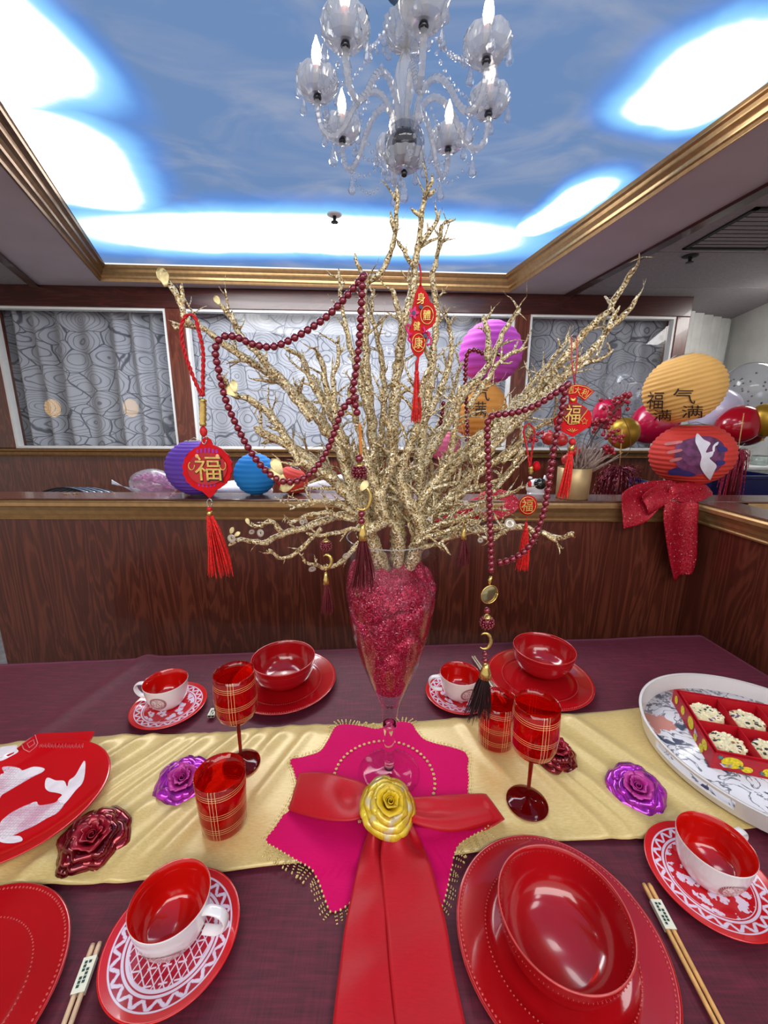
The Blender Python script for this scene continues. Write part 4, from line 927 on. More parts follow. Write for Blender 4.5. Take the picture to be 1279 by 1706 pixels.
def rose(loc, label, m_out, m_in, R, rot=(0, 0, 0), hz=.5, seed=1, rag=.06, sq=(1, 1)):
    rr = random.Random(seed); t = thing('fabric_rose', loc, label, 'rose', None, rot)
    rings = [(7, .50, 1.0, .04, .34), (6, .42, .86, .12, .50), (4, .30, .66, .22, .66), (3, .2, .46, .36, .80), (3, .12, .29, .46, .90)]
    for ri, (n, r0, r1, z0, z1) in enumerate(rings):
        off = rr.uniform(0, 6)
        for k in range(n):
            a0 = off+2*pi*(k+rr.uniform(-.1, .1))/n; w = 2*pi/n*.86; ph = rr.uniform(0, 6); tl_ = rr.uniform(-.05, .05)
            def f(a, b, a0=a0, w=w, ph=ph, ri=ri, r0=r0, r1=r1, z0=z0, z1=z1, tl_=tl_):
                s = 2*a-1; an = a0+s*w*(.6+.4*min(1, b*2)); e = 1-.10*abs(s)**4; cu = max(0, b-.62)/.38
                r = (r0*.35+(r1-r0*.35)*(b**.8)*e)*R+.05*R*cu*cu*(ri < 4); zz = (z0*.2+(z1-z0*.2)*sin(min(1, b*1.1)*pi/2)-.20*cu*cu*(ri < 3)+tl_*s+.02*ri)*R*hz*1.55
                q = rag*.55*R*(sin(an*5+ph)+.4*sin(an*11+ph*2))*b*b; return V(((r+q)*cos(an)*sq[0], (r+q)*sin(an)*sq[1], max(.0012, zz+q*.7)))
            obj('petal', grid(f, 14, 8), m_out if ri < 3 else m_in, t, loc=True, solid=.0008)
    def bud(a, b):
        an = a*4.6*pi; r = (.05+.16*a)*R; return V((r*cos(an)*sq[0], r*sin(an)*sq[1], (.50+.42*b-.10*a)*R*hz*1.45))
    obj('bud', grid(bud, 70, 4), m_in, t, loc=True, solid=.0008); return t
def rz(u, v): p = on(u, v, T0+.016); return V((p.x, p.y, top(p.x, p.y)+.001))
rose(rz(306, 1308), 'shiny purple fabric rose on the runner beside the red tumbler', m_foilp, m_foilp2, .050, (radians(20), radians(8), 0), .5, 3, .08)
rose(rz(158, 1406), 'dark red foil rose on the runner in front of the koi platter', m_foilr, m_foilr2, .051, (radians(16), radians(10), 0), .5, 5, .12)
rose(rz(1058, 1322), 'shiny purple fabric rose on the runner beside the white tray', m_foilp, m_foilp2, .050, (radians(20), radians(-10), 0), .5, 8, .08)
rose(rz(922, 1262), 'dark red foil rose half hidden behind the tall red wine glass', m_foilr, m_foilr2, .046, (radians(10), 0, .7), .55, 9, .10)
rose(V((on(645, 1340, T0+.07).x, on(645, 1340, T0+.07).y, T0+.062)), 'pearly yellow fabric rose on the knot of the red satin bow', m_yel, m_yel2, .047, (radians(24), 0, .4), .55, 11, .05)
# ---------------------------------------------------------------- bead garlands
m_pearl = M('maroon_pearl', (120, 8, 34), .2, .05, 40, coat=1, metal=.2)
m_goldp = M('bright_gold_metal', (228, 196, 116), .25, .06, 80, metal=.9)
bead_me = {}
def bead_mesh(r, mat=None, nm='bead'):
    k = (r, mat, nm)
    if k not in bead_me: bead_me[k] = meshd(nm, sph((0, 0, 0), r, 12, 8), mat or m_pearl)
    return bead_me[k]
def strand(t, px, r, mat=None, inst_=True):
    P = spline([at(u, v, Y) for u, v, Y in px], r*1.9); iv = WM[t].inverted()
    for p in P: inst('bead', bead_mesh(r, mat), t, MX.Translation(iv @ p))
    o = obj('thread', tube(P, .0006, 5), m_pearl, t); return P
m_tas = {}
def tassel(t, u, v0, v1, wpx, Y, col, name='tassel', seed=0, lean=0):
    if col not in m_tas: m_tas[col] = M('tassel_thread', col, .5, .18, 300)
    rr = random.Random(seed); a = at(u, v0, Y); ln = (at(u, v1, Y)-a).length; w = (at(u+wpx/2, v1, Y)-at(u-wpx/2, v1, Y)).length/2; lx = (at(u+lean, v1, Y)-at(u, v1, Y)).x
    g = G(); g.add(sph(a+V((0, 0, -.003)), (.0036, .0036, .0045), 10, 6))
    for k in range(70):
        an = rr.uniform(0, 2*pi); q = sqrt(rr.random()); l = ln*rr.uniform(.86, 1.0); P = []
        for j in range(6):
            s = j/5; s2 = .22+.78*s**.75; P.append(a+V((q*w*cos(an)*s2*(.9+.2*sin(s*3+an))+lx*s, q*w*.7*sin(an)*s2, -l*s)))
        g.add(tube(P, [.0008, .0008, .0008, .0007, .0006, .0003], 4, False))
    return obj(name, g, m_tas[col], t)
m_woven = m_pearl
def woven(t, u, v, rpx, Y):
    c = at(u, v, Y); r = (at(u+rpx, v, Y)-c).length; g = G().add(sph(c, r*.86, 14, 8)); k = 0
    for j in range(1, 8):
        th = -pi/2+pi*j/8; n = max(4, int(13*cos(th)))
        for i in range(n): a = 2*pi*(i+.5*(j % 2))/n; g.add(sph(c+V((r*cos(th)*cos(a), r*cos(th)*sin(a), r*sin(th))), r*.2, 6, 4))
    o = obj('woven_bead_ball', g, m_pearl, t); obj('ball_cap', lathe([(0, r*1.25), (r*.25, r*1.24), (r*.55, r*.95), (r*.72, r*.72), (r*.5, r*.75), (0, r*.9)], 14)if 0 else G().add(lathe([(0, r*1.3), (r*.25, r*1.28), (r*.55, r*1.0), (r*.72, r*.74), (r*.5, r*.8), (0, r*.9)], 14), MX.Translation(c)), m_goldp, t); return o
def crescent(t, u, v, hpx, Y, flip=1):
    c = at(u, v, Y); r = (at(u, v-hpx/2, Y)-c).length*.82; P = []; R = []
    for i in range(25): a = radians(50+ i*260/24); P.append(c+V((flip*r*.72*cos(a), 0, r*sin(a)))); R.append(.0006+.0022*sin(pi*i/24))
    return obj('gold_crescent', tube(P, R, 8), m_goldp, t)
def goldcap(t, u, v0, v1, wpx, Y):
    a, b = at(u, v0, Y), at(u, v1, Y); w = (at(u+wpx/2, v1, Y)-b).length; h = a.z-b.z; g = G().add(lathe([(0, h), (w*.45, h*.98), (w*.55, h*.7), (w*.8, h*.4), (w, 0), (w*.85, 0), (w*.4, h*.8), (0, h*.85)], 14), MX.Translation(b))
    return obj('filigree_cap', g, m_goldp, t)
DK = (92, 6, 22); DK2 = (34, 2, 8)
gl1 = thing('bead_garland', at(605, 460, .60), 'long maroon bead garland looped over the left branches, with woven ball and dark red tassel', 'garland')
Yg = .575
strand(gl1, [(u, v, Yg+.004*sin(i)) for i, (u, v) in enumerate([(606, 460), (582, 488), (548, 524), (512, 550), (476, 570), (450, 578), (420, 573), (395, 562), (375, 560), (362, 570), (359, 590), (364, 615), (370, 642), (378, 672), (391, 702), (410, 740), (430, 770), (452, 792), (476, 803), (500, 800), (522, 784), (541, 758), (555, 725), (566, 692), (578, 672), (592, 662)])], .0052)
strand(gl1, [(604, 462, .572), (602, 500, .571), (600, 540, .57), (597, 580, .57), (592, 622, .57), (588, 650, .57), (592, 675, .57), (595, 690, .57)], .0052)
obj('ribbon_end', grid(lambda a, b: at(597+4*b+2*a, 705+55*a, .566), 8, 3), M('orange_ribbon', (206, 120, 40), .4), gl1, solid=.0006)
inst('bead', bead_mesh(.0058), gl1, MX.Translation(WM[gl1].inverted() @ at(598, 764, .565)))
woven(gl1, 598, 786, 12, .565); crescent(gl1, 603, 830, 48, .565, -1)
for v in (856, 868): inst('bead', bead_mesh(.0052), gl1, MX.Translation(WM[gl1].inverted() @ at(602, v, .564)))
goldcap(gl1, 604, 873, 900, 16, .563); tassel(gl1, 604, 898, 990, 50, .563, DK, seed=2, lean=-3)
gl2 = thing('bead_garland', at(820, 690, .58), 'maroon bead garland looped over the right branches, with round medallion and black-red tassel', 'garland')
strand(gl2, [(946, 640, .575), (930, 651, .575), (900, 671, .572), (870, 684, .57), (840, 690, .567), (822, 692, .565), (812, 704, .563), (812, 745, .56), (814, 800, .558), (815, 850, .556), (817, 900, .555), (818, 935, .555), (818, 955, .555)], .0050)
strand(gl2, [(944, 642, .575), (938, 665, .575), (934, 692, .572), (926, 725, .57), (918, 775, .567), (910, 830, .563), (900, 870, .56), (884, 906, .558), (864, 926, .557), (840, 936, .556), (822, 938, .556)], .0050)
c = at(815, 990, .553)
obj('clasp', tube([at(818, 960, .554), at(816, 966, .553), at(815, 974, .553)], [.0022, .003, .0016], 8), m_goldp, gl2)
r = .0135; g = G().add(lathe([(0, .0008), (r*.93, .0008), (r, 0), (r*.93, -.0008), (0, -.0008)], 28), frame3(c, (1, .35, 0), (0, 0, 1)))
md = obj('medallion', g, M('champagne_metal', (170, 160, 120), .18, .05, 60, metal=.85), gl2); md['label'] = 'round champagne-coloured metal medallion'
obj('medallion_rim', tube([c+V((r*1.02*cos(a)*.94, -.0012+.33*r*cos(a), r*1.02*sin(a))) for a in [2*pi*i/32 for i in range(33)]], .0009, 6), m_goldp, gl2)
inst('bead', bead_mesh(.0050), gl2, MX.Translation(WM[gl2].inverted() @ at(811, 1017, .553)))
woven(gl2, 811, 1037, 11, .553); crescent(gl2, 807, 1068, 32, .552, -1)
for v in (1090, 1100): inst('bead', bead_mesh(.0046), gl2, MX.Translation(WM[gl2].inverted() @ at(808, v, .552)))
goldcap(gl2, 808, 1106, 1128, 22, .552); tassel(gl2, 806, 1126, 1198, 50, .552, DK2, seed=4, lean=-10)
gl3 = thing('bead_garland', at(780, 584, .74), 'maroon bead strand hanging behind the branches in front of the magenta lantern', 'garland')
strand(gl3, [(838, 600, .75), (835, 590, .75), (812, 592, .745), (790, 583, .74), (778, 590, .74), (775, 620, .735), (776, 660, .73), (778, 700, .73), (778, 740, .73)], .0042)
strand(gl3, [(738, 672, .73), (735, 695, .73), (731, 720, .73), (727, 745, .73)], .0042)
def small_pendant(label, u, Y, vs__, col, seed):
    v_ball, v_cr, v_cap0, v_cap1, v_end, w = vs__
    t = thing('tassel_pendant', at(u, v_cap0, Y), label, 'pendant')
    if v_ball: woven(t, u, v_ball, 9, Y); crescent(t, u+1, v_cr, 26, Y, -1); obj('link', tube([at(u, v_cr+10, Y), at(u, v_cap0, Y)], .0008, 5), m_goldp, t); obj('link', tube([at(u, v_ball-22, Y), at(u, v_ball-9, Y)], .0008, 5), m_goldp, t)
    else: obj('link', tube([at(u, v_cap0-14, Y), at(u, v_cap0, Y)], .0008, 5), m_goldp, t)
    goldcap(t, u, v_cap0, v_cap1, 11, Y); tassel(t, u, v_cap1-1, v_end, w, Y, col, seed=seed, lean=-1); return t
small_pendant('small dark tassel pendant with woven bead ball hanging from the low left twig', 543, .566, (909, 935, 954, 973, 1023, 24), DK, 5)
small_pendant('small dark tassel with gold cap hanging from the low right twig beside the vase', 772, .60, (None, None, 880, 898, 943, 28), DK, 6)
# ---------------------------------------------------------------- lucky charms
m_lac = M('red_lacquer_card', (200, 8, 20), .55, .05, 60, spec=.2); m_lacd = M('dark_red_card', (140, 10, 24), .5, .06, 60)
m_cord = M('red_cord', (200, 22, 30), .6, .15, 400); m_gch = M('gold_print', (226, 190, 104), .38, .1, 200, metal=.45); m_ink = M('black_ink', (26, 20, 20), .6, .05)
m_pink = M('pink_felt', (226, 40, 120), .6, .08, 60); m_redt = (222, 26, 22)
def slab(P, Y, th):
    """flat card: pixel outline cut at depth Y, with thickness"""
    vv, ff = poly(P); k = len(vv); V0_ = [at(p.x, p.y, Y) for p in vv]; 
    F_ = [at(p.x, p.y, Y)+V((0, th, 0)) for p in vv]
    n = len(P); ff2 = [list(f) for f in ff]+[[k+i for i in reversed(f)] for f in ff]+[[i, (i+1) % n, k+(i+1) % n, k+i] for i in range(n)]
    return V0_+F_, ff2
def ch(parent, s, u, v, hpx, Y, mat, th=.0007, wsc=1.0, name='lettering', rot=0):
    vv, ff = glyph(s); c = at(u, v, Y); h = (at(u, v-hpx/2, Y)-at(u, v+hpx/2, Y)).length
    m = MX.Translation(c) @ MX.Rotation(rot, 4, 'Y') @ MX(((h*wsc, 0, 0, 0), (0, 0, 1, 0), (0, h, 0, 0), (0, 0, 0, 1)))
    return obj(name, G().add((vv, ff), m), mat, parent, smooth=False, solid=th, off=0)
def oval(u, v, ru, rv, n=28): return [(u+ru*cos(2*pi*i/n), v+rv*sin(2*pi*i/n)) for i in range(n)]
def ring(parent, u, v, ru, rv, Y, r, mat, name='gold_outline'): return obj(name, tube([at(a, b, Y) for a, b in oval(u, v, ru, rv)+[oval(u, v, ru, rv)[0]]], r, 5), mat, parent)
def twist(parent, px, Y, r, name='cord'):
    P = spline([at(u, v, Y) for u, v in px], .0018); g = G()
    for k in (0, pi):
        Q = [p+V((cos(i*.75+k), sin(i*.75+k), 0))*r*.62 for i, p in enumerate(P)]; g.add(tube(Q, r*.75, 6))
    return obj(name, g, m_cord, parent)
Y1 = .585
c1 = thing('lucky_charm', at(345, 780, Y1), 'red lantern-shaped lucky charm with gold character and tassel, hung on the far-left branch tip', 'charm')
twist(c1, [(336, 660), (318, 618), (304, 572), (303, 540), (312, 525), (324, 528), (330, 548), (338, 585), (338, 625), (338, 660)], Y1, .0022)
obj('metal_coil', G().add(tube([at(338, v, Y1) for v in (664, 668, 670, 674, 678, 682, 686, 690, 694, 698, 702, 706, 710)], [.0042, .0052, .0036, .0052, .0040, .0052, .0040, .0052, .0040, .0052, .0036, .005, .004], 14)), m_goldp, c1)
obj('knot', sph(at(339, 719, Y1), (.0052, .0045, .0075), 12, 8), m_cord, c1)
obj('ring', tube([at(340+4*cos(a), 732+8*sin(a), Y1) for a in [2*pi*i/16 for i in range(17)]], .0009, 5), M('steel', (190, 190, 194), .2, metal=.9), c1)
out = []
for i in range(56):
    a = 2*pi*i/56; x, y = cos(a), sin(a); rx = 41*(1+.035*sin(20*a) if abs(y) < .9 else 1); s = abs(x)**1.0
    yy = 40*math.copysign(abs(y)**(.95), y); xx = rx*math.copysign(abs(x)**1.15, x); out.append((345+xx, 780+yy))
body = [(336, 733), (340, 728), (344, 727), (349, 730), (351, 736)]
obj('card', slab(out, Y1, .004), m_lac, c1, smooth=False)
obj('card_hanger', slab([(330, 746), (336, 732), (343, 727), (350, 732), (356, 746)], Y1+.0005, .003), m_lac, c1, smooth=False)
obj('card_foot', slab([(330, 812), (364, 812), (356, 824), (349, 830), (342, 824)], Y1+.0005, .003), m_lac, c1, smooth=False)
for i in range(6): obj('slot', slab([(327+i*6.4, 746+abs(i-2.5)*1.2), (330.5+i*6.4, 746+abs(i-2.5)*1.2), (330.5+i*6.4, 755), (327+i*6.4, 755)], Y1-.0006, .0006), M('violet_slot', (150, 40, 150), .5), c1, smooth=False)
for i in range(5): obj('slot', slab([(330+i*6.4, 805), (333+i*6.4, 805), (333+i*6.4, 812-abs(i-2)), (330+i*6.4, 812-abs(i-2))], Y1-.0006, .0006), M('violet_slot', (150, 40, 150), .5), c1, smooth=False)
ov = obj('oval_plaque', slab(oval(345, 781, 33, 27), Y1-.0024, .0024), M('deep_red_card', (176, 8, 22), .35, coat=.3), c1, smooth=False)
vv, ff = glyph('福')
ch(c1, '福', 347, 781, 44, Y1-.0030, m_ink, .0006, 1.05); ch(c1, '福', 346, 780, 41, Y1-.0038, m_gch, .0012, 1.05)
for s in (-1, 1):
    obj('scroll', tube([at(345+s*(26+5*cos(a)), 776+7*sin(a), Y1-.003) for a in [i*.4-1 for i in range(12)]], .0008, 5), m_gch, c1)
    obj('scroll', sph(at(345+s*17, 760, Y1-.003), (.003, .001, .003), 8, 6), M('peach_dot', (240, 170, 130), .5), c1)
obj('ring', tube([at(349+4*cos(a), 838+7*sin(a), Y1) for a in [2*pi*i/16 for i in range(17)]], .0008, 5), M('steel', (190, 190, 194), .2, metal=.9), c1)
obj('knot', sph(at(349, 848, Y1), (.004, .004, .004), 10, 8), m_cord, c1); obj('gold_collar', tube([at(349, 851, Y1), at(349, 860, Y1)], .0036, 10), m_goldp, c1)
tassel(c1, 349, 859, 962, 46, Y1, m_redt, seed=11, lean=9)
Y2 = .615
c2 = thing('lucky_charm', at(697, 540, Y2), 'tall red charm with four gold characters in a column, hung among the middle branches', 'charm')
obj('cord', tube([at(698, 440, Y2), at(701, 455, Y2), at(700, 478, Y2)], .0012, 6), m_cord, c2)
obj('card', slab([(700, 470), (706, 482), (712, 490), (716, 502), (722, 507), (726, 518), (726, 532), (721, 543), (713, 548), (708, 552), (714, 557), (711, 562), (709, 575), (705, 588), (697, 596), (689, 590), (684, 579), (684, 566), (679, 556), (682, 546), (686, 538), (686, 514), (689, 502), (691, 490), (696, 480)], Y2, .003), m_lac, c2, smooth=False)
obj('flower', G().add(slab([(689+9*(.75+.25*cos(5*a))*cos(a), 521+11*(.75+.25*cos(5*a))*sin(a)) for a in [2*pi*i/40 for i in range(40)]], Y2-.0022, .002)), m_pink, c2, smooth=False)
for u, v in ((689, 521), (701, 511), (708, 559)): obj('flower_centre', slab(oval(u, v, 3.2, 3.8, 10), Y2-.0034, .001), M('slate_dot', (60, 60, 96), .5), c2, smooth=False)
for q in ([(684, 560), (679, 552), (676, 544), (680, 540), (684, 545)], [(686, 572), (680, 566), (681, 557), (686, 556)], [(705, 545), (708, 552), (704, 555)], [(711, 552), (716, 556), (714, 562)], [(710, 575), (717, 573), (718, 563), (712, 562)]):
    obj('scroll', tube([at(u, v, Y2-.002) for u, v in q], .0016, 6), m_pink, c2)
for s, u, v, h in (('身', 701, 497, 19), ('體', 711, 525, 17), ('健', 694, 543, 15), ('康', 697, 571, 19)): ch(c2, s, u, v, h, Y2-.0018, m_gch, .0007, .8)
ring(c2, 711, 525, 10.5, 15, Y2-.0012, .0007, m_gch); ring(c2, 697, 571, 10.5, 15, Y2-.0012, .0007, m_gch)
obj('tassel_neck', tube([at(697, 596, Y2), at(694, 605, Y2), at(694, 622, Y2)], [.0014, .0026, .002], 8), m_cord, c2); tassel(c2, 694, 618, 706, 20, Y2, m_redt, seed=12)
Y3 = .585
c3 = thing('lucky_charm', at(960, 690, Y3), 'double fan charm in red and gold, hung on a branch before the gold pot', 'charm')
for du in (-5, 4): obj('cord', tube([at(957+du, 560, Y3), at(957+du, 600, Y3), at(957, 642, Y3)], .0008, 5), M('pink_cord', (216, 70, 80), .6), c3)
obj('upper_fan', slab([(956, 641), (963, 640), (977, 643), (990, 652), (974, 668), (964, 660), (953, 656), (940, 661), (932, 652), (944, 643)], Y3, .0025), m_lac, c3, smooth=False)
ring_ = [(944, 645), (956, 643), (963, 642), (976, 645), (987, 652), (974, 665), (964, 657)]
obj('gold_outline', tube([at(u, v, Y3-.0006) for u, v in ring_], .0006, 5), m_gch, c3)
for s, u, v, r_ in (('大', 941, 651, -.25), ('吉', 951, 650, -.1), ('大', 962, 650, .12), ('利', 974, 654, .35)): ch(c3, s, u, v, 12, Y3-.001, m_gch, .0005, .9, rot=r_)
obj('link_card', slab([(948, 656), (961, 656), (961, 676), (948, 676)], Y3+.0006, .002), m_lac, c3, smooth=False)
obj('gold_ingot', tube([at(950+i*1.4, 663+4*sin(pi*i/6), Y3-.001) for i in range(7)], [.0006, .0014, .002, .0022, .002, .0014, .0006], 6), m_gch, c3)
obj('lower_fan', slab([(944, 673), (953, 671), (962, 671), (973, 677), (984, 686), (986, 698), (983, 710), (971, 717), (962, 723), (954, 728), (944, 723), (933, 716), (924, 708), (922, 699), (930, 692), (934, 682)], Y3, .0025), m_lac, c3, smooth=False)
obj('dark_wedge', slab([(940, 674), (953, 672), (962, 672), (978, 683), (960, 707), (948, 707), (934, 690)], Y3-.0008, .0008), m_lacd, c3, smooth=False)
ch(c3, '福', 954, 690, 31, Y3-.0022, m_gch, .0014, .82)
obj('gold_outline', tube([at(u, v, Y3-.001) for u, v in ((979, 682), (961, 706), (948, 707), (933, 690))], .0007, 5), m_gch, c3)
for k in range(5): obj('gold_outline', tube([at(953, 720, Y3-.001), at(953+(k-2)*4.5, 713+abs(k-2)*1.3, Y3-.001)], .0005, 5), m_gch, c3)
obj('star_outline', tube([at(973+6*(1 if i % 2 == 0 else .45)*sin(i*pi/5), 702-6*(1 if i % 2 == 0 else .45)*cos(i*pi/5), Y3-.001) for i in range(11)], .0005, 5), m_gch, c3)
obj('red_bead', sph(at(953, 736, Y3), .005, 12, 8), m_cord, c3); obj('gold_collar', tube([at(952, 742, Y3), at(951, 751, Y3)], .0036, 10), m_goldp, c3); tassel(c3, 951, 750, 832, 22, Y3, m_redt, seed=13, lean=-6)
Y4 = .60
c4 = thing('lucky_charm', at(879, 842, Y4), 'small round red lucky charm with gold character and tassel, hung low on the right', 'charm')
twist(c4, [(882, 778), (877, 745), (872, 718), (880, 706), (890, 720), (886, 750), (883, 778)], Y4, .0013)
obj('metal_coil', tube([at(884, v, Y4) for v in (777, 780, 782, 785, 787, 790)], [.003, .0038, .0028, .0038, .0028, .0036], 10), m_goldp, c4)
obj('white_bead', sph(at(883, 796, Y4), (.0032, .0032, .0022), 10, 6), m_porc, c4); obj('knot', sph(at(882, 806, Y4), (.003, .003, .005), 10, 6), m_cord, c4)
obj('small_bell', G().add(lathe([(0, .008), (.003, .007), (.0052, .003), (.0062, -.002), (.004, -.006), (0, -.007)], 14), MX.Translation(at(893, 777, Y4+.006))), m_lac, c4)
obj('disc', G().add(sph(at(879, 842, Y4), (.0142, .006, .0155), 24, 14)), m_lac, c4); ring(c4, 879, 842, 13, 14, Y4-.0052, .0006, m_gch)
ch(c4, '福', 878, 842, 20, Y4-.0066, m_gch, .0012, .9)
obj('link', tube([at(878, 861, Y4), at(877, 874, Y4)], .0007, 5), m_cord, c4); obj('knot', sph(at(876, 876, Y4), (.003, .003, .006), 10, 6), m_cord, c4); tassel(c4, 876, 880, 952, 24, Y4, m_redt, seed=14, lean=-2)
# ---------------------------------------------------------------- crystal chandelier
m_cry = clear('cut_crystal', (.97, .98, 1, 1), rough=.02, body=.46, bodycol=(.92, .93, .95, 1), gain=2.2)
m_cryd = clear('crystal_drop', (.95, .97, 1, 1), rough=.0, body=.22, bodycol=(.95, .96, .98, 1), gain=3.0)
m_chr = M('smoked_metal', (70, 70, 76), .12, .05, metal=.9)
m_slv = M('candle_sleeve', (226, 226, 232), .3, .02, sss=.1)
tb_ = NT('lamp_filament_glow'); tb_.set(base=(1, .95, .85, 1), emis=(1, .86, .66, 1), es=9.0); m_bulb = tb_.m
CHX, CHY, CHZ, CR = .043, 1.148, 2.20, .203
chd = thing('chandelier', (CHX, CHY, CHZ), 'crystal chandelier with eight candle arms hanging from the sky-printed ceiling', 'chandelier')
def flut(n, d): return lambda r, z, a, j: (r*(1+d*cos(n*a)), z)
obj('rod', lathe([(.006, .10), (.006, .225)], 12), m_chr, chd, loc=True)
obj('canopy', lathe([(0, .227), (.055, .227), (.05, .215), (.02, .205), (.006, .2)], 24), m_chr, chd, loc=True)
obj('stem_vase', lathe([(.010, -.05), (.014, -.03), (.012, -.01), (.020, .02), (.026, .045), (.022, .07), (.012, .09), (.01, .10), (.018, .11), (.012, .12)], 24, flut(12, .05)), m_cry, chd, loc=True, smooth=False)
obj('hub', sph((0, 0, -.078), (.048, .048, .042), 24, 14), clear('hub_glass', (.75, .76, .8, 1), body=.12, bodycol=(.5, .5, .54, 1), gain=2), chd, loc=True)
obj('hub_core', lathe([(0, -.05), (.02, -.055), (.03, -.075), (.026, -.10), (.010, -.112), (.012, -.12), (0, -.122)], 20), m_chr, chd, loc=True)
obj('bottom_dish', lathe([(.008, -.128), (.024, -.134), (.042, -.122), (.050, -.104), (.047, -.104), (.038, -.118), (.02, -.128), (.008, -.122)], 32, flut(16, .04)), m_cry, chd, loc=True, smooth=False)
obj('top_bowl', lathe([(.01, .100), (.03, .108), (.046, .125), (.052, .15), (.049, .15), (.043, .128), (.028, .113), (.01, .106)], 32, flut(16, .04)), m_cry, chd, loc=True, smooth=False)
obj('finial', lathe([(0, -.150), (.006, -.147), (.009, -.140), (.005, -.134), (0, -.133)], 12), m_chr, chd, loc=True)
def dropg(L_=.042, w=.0095): return lathe([(0, 0), (w*.22, -L_*.06), (w*.35, -L_*.25), (w*.85, -L_*.62), (w, -L_*.74), (w*.75, -L_*.9), (0, -L_)], 8)
me_drop = meshd('crystal_drop', dropg(), m_cryd, False); me_cb = meshd('crystal_bead', sph((0, 0, 0), .0058, 8, 6), m_cryd, False)
me_dish = meshd('drip_dish', lathe([(.007, 0), (.020, -.004), (.035, .001), (.045, .012), (.0485, .025), (.046, .037), (.043, .037), (.044, .025), (.040, .014), (.032, .006), (.02, .002), (.007, .006)], 44, lambda r, z, a, j: (r*(1+.028*cos(11*a+(j % 2)*pi)*(z > -.003)), z+.003*cos(11*a)*(z > .03))), m_cry, False)
me_slv = meshd('candle_sleeve', lathe([(0, .002), (.0085, .002), (.0085, .052), (0, .052)], 14), m_slv)
me_blb = meshd('flame_bulb', lathe([(0, .052), (.006, .052), (.0095, .062), (.0115, .074), (.009, .09), (.004, .102), (.0015, .110), (0, .111)], 14), m_bulb)
me_col = meshd('collar', lathe([(0, -.012), (.006, -.012), (.010, -.006), (.008, 0), (0, .001)], 14), m_chr)
AZ = [radians(-173+45*k) for k in range(8)]
armP = [(.024, -.062), (.036, -.012), (.062, .016), (.092, .012), (.120, -.018), (.146, -.060), (.172, -.078), (.194, -.064), (.203, -.03), (.203, -.006)]
for i, a in enumerate(AZ):
    d = V((cos(a), sin(a), 0)); P = spline([d*r+V((0, 0, z)) for r, z in armP], .006); g = G()
    R = [.0072*(1+.10*(-1)**k) for k in range(len(P))]; g.add(tube(P, R, 6)); arm = obj('arm', g, m_cry, chd, loc=True, smooth=False)
    m = MX.Translation(d*CR) @ MX.Rotation(a, 4, 'Z')
    for nm, me in (('drip_dish', me_dish), ('candle_sleeve', me_slv), ('flame_bulb', me_blb), ('collar', me_col)): inst(nm, me, arm, m)
    for k in range(5):
        b = 2*pi*k/5+.3*i; q = d*CR+V((.046*cos(b), .046*sin(b), .030)); inst('crystal_bead', me_cb, arm, MX.Translation(q-V((0, 0, .006)))); inst('crystal_drop', me_drop, arm, MX.Translation(q-V((0, 0, .012))))
    q = d*.170+V((0, 0, -.085)); inst('crystal_bead', me_cb, arm, MX.Translation(q)); inst('crystal_drop', me_drop, arm, MX.Translation(q-V((0, 0, .006))) @ MX.Scale(1.15, 4))
    # swags of beads: to the next arm, and up to the bowl
    g = G(); d2 = V((cos(a+pi/4), sin(a+pi/4), 0)); A, B = d*CR+V((0, 0, .028)), d2*CR+V((0, 0, .028))
    for k in range(1, 12):
        w = k/12; g.add(sph(A.lerp(B, w)-V((0, 0, .055*4*w*(1-w))), .0048, 6, 4))
    A, B = d*CR*.98+V((0, 0, .03)), d*.05+V((0, 0, .145))
    for k in range(1, 14):
        w = k/14; g.add(sph(A.lerp(B, w)-V((0, 0, .05*4*w*(1-w))), .0048, 6, 4))
    A, B = d*.170+V((0, 0, -.086)), d*.046+V((0, 0, -.108))
    for k in range(1, 10):
        w = k/10; g.add(sph(A.lerp(B, w)-V((0, 0, .055*4*w*(1-w))), .0042, 6, 4))
    obj('bead_swag', g, m_cryd, chd, loc=True, smooth=False, kind='stuff')
    if i % 1 == 0:
        q = V((.049*cos(a), .049*sin(a), -.106)); inst('crystal_drop', me_drop, chd, MX.Translation(q)); q = V((.05*cos(a), .05*sin(a), .146)); inst('crystal_drop', me_drop, chd, MX.Translation(q))
inst('crystal_drop', me_drop, chd, MX.Translation((0, 0, -.150)) @ MX.Scale(1.3, 4))
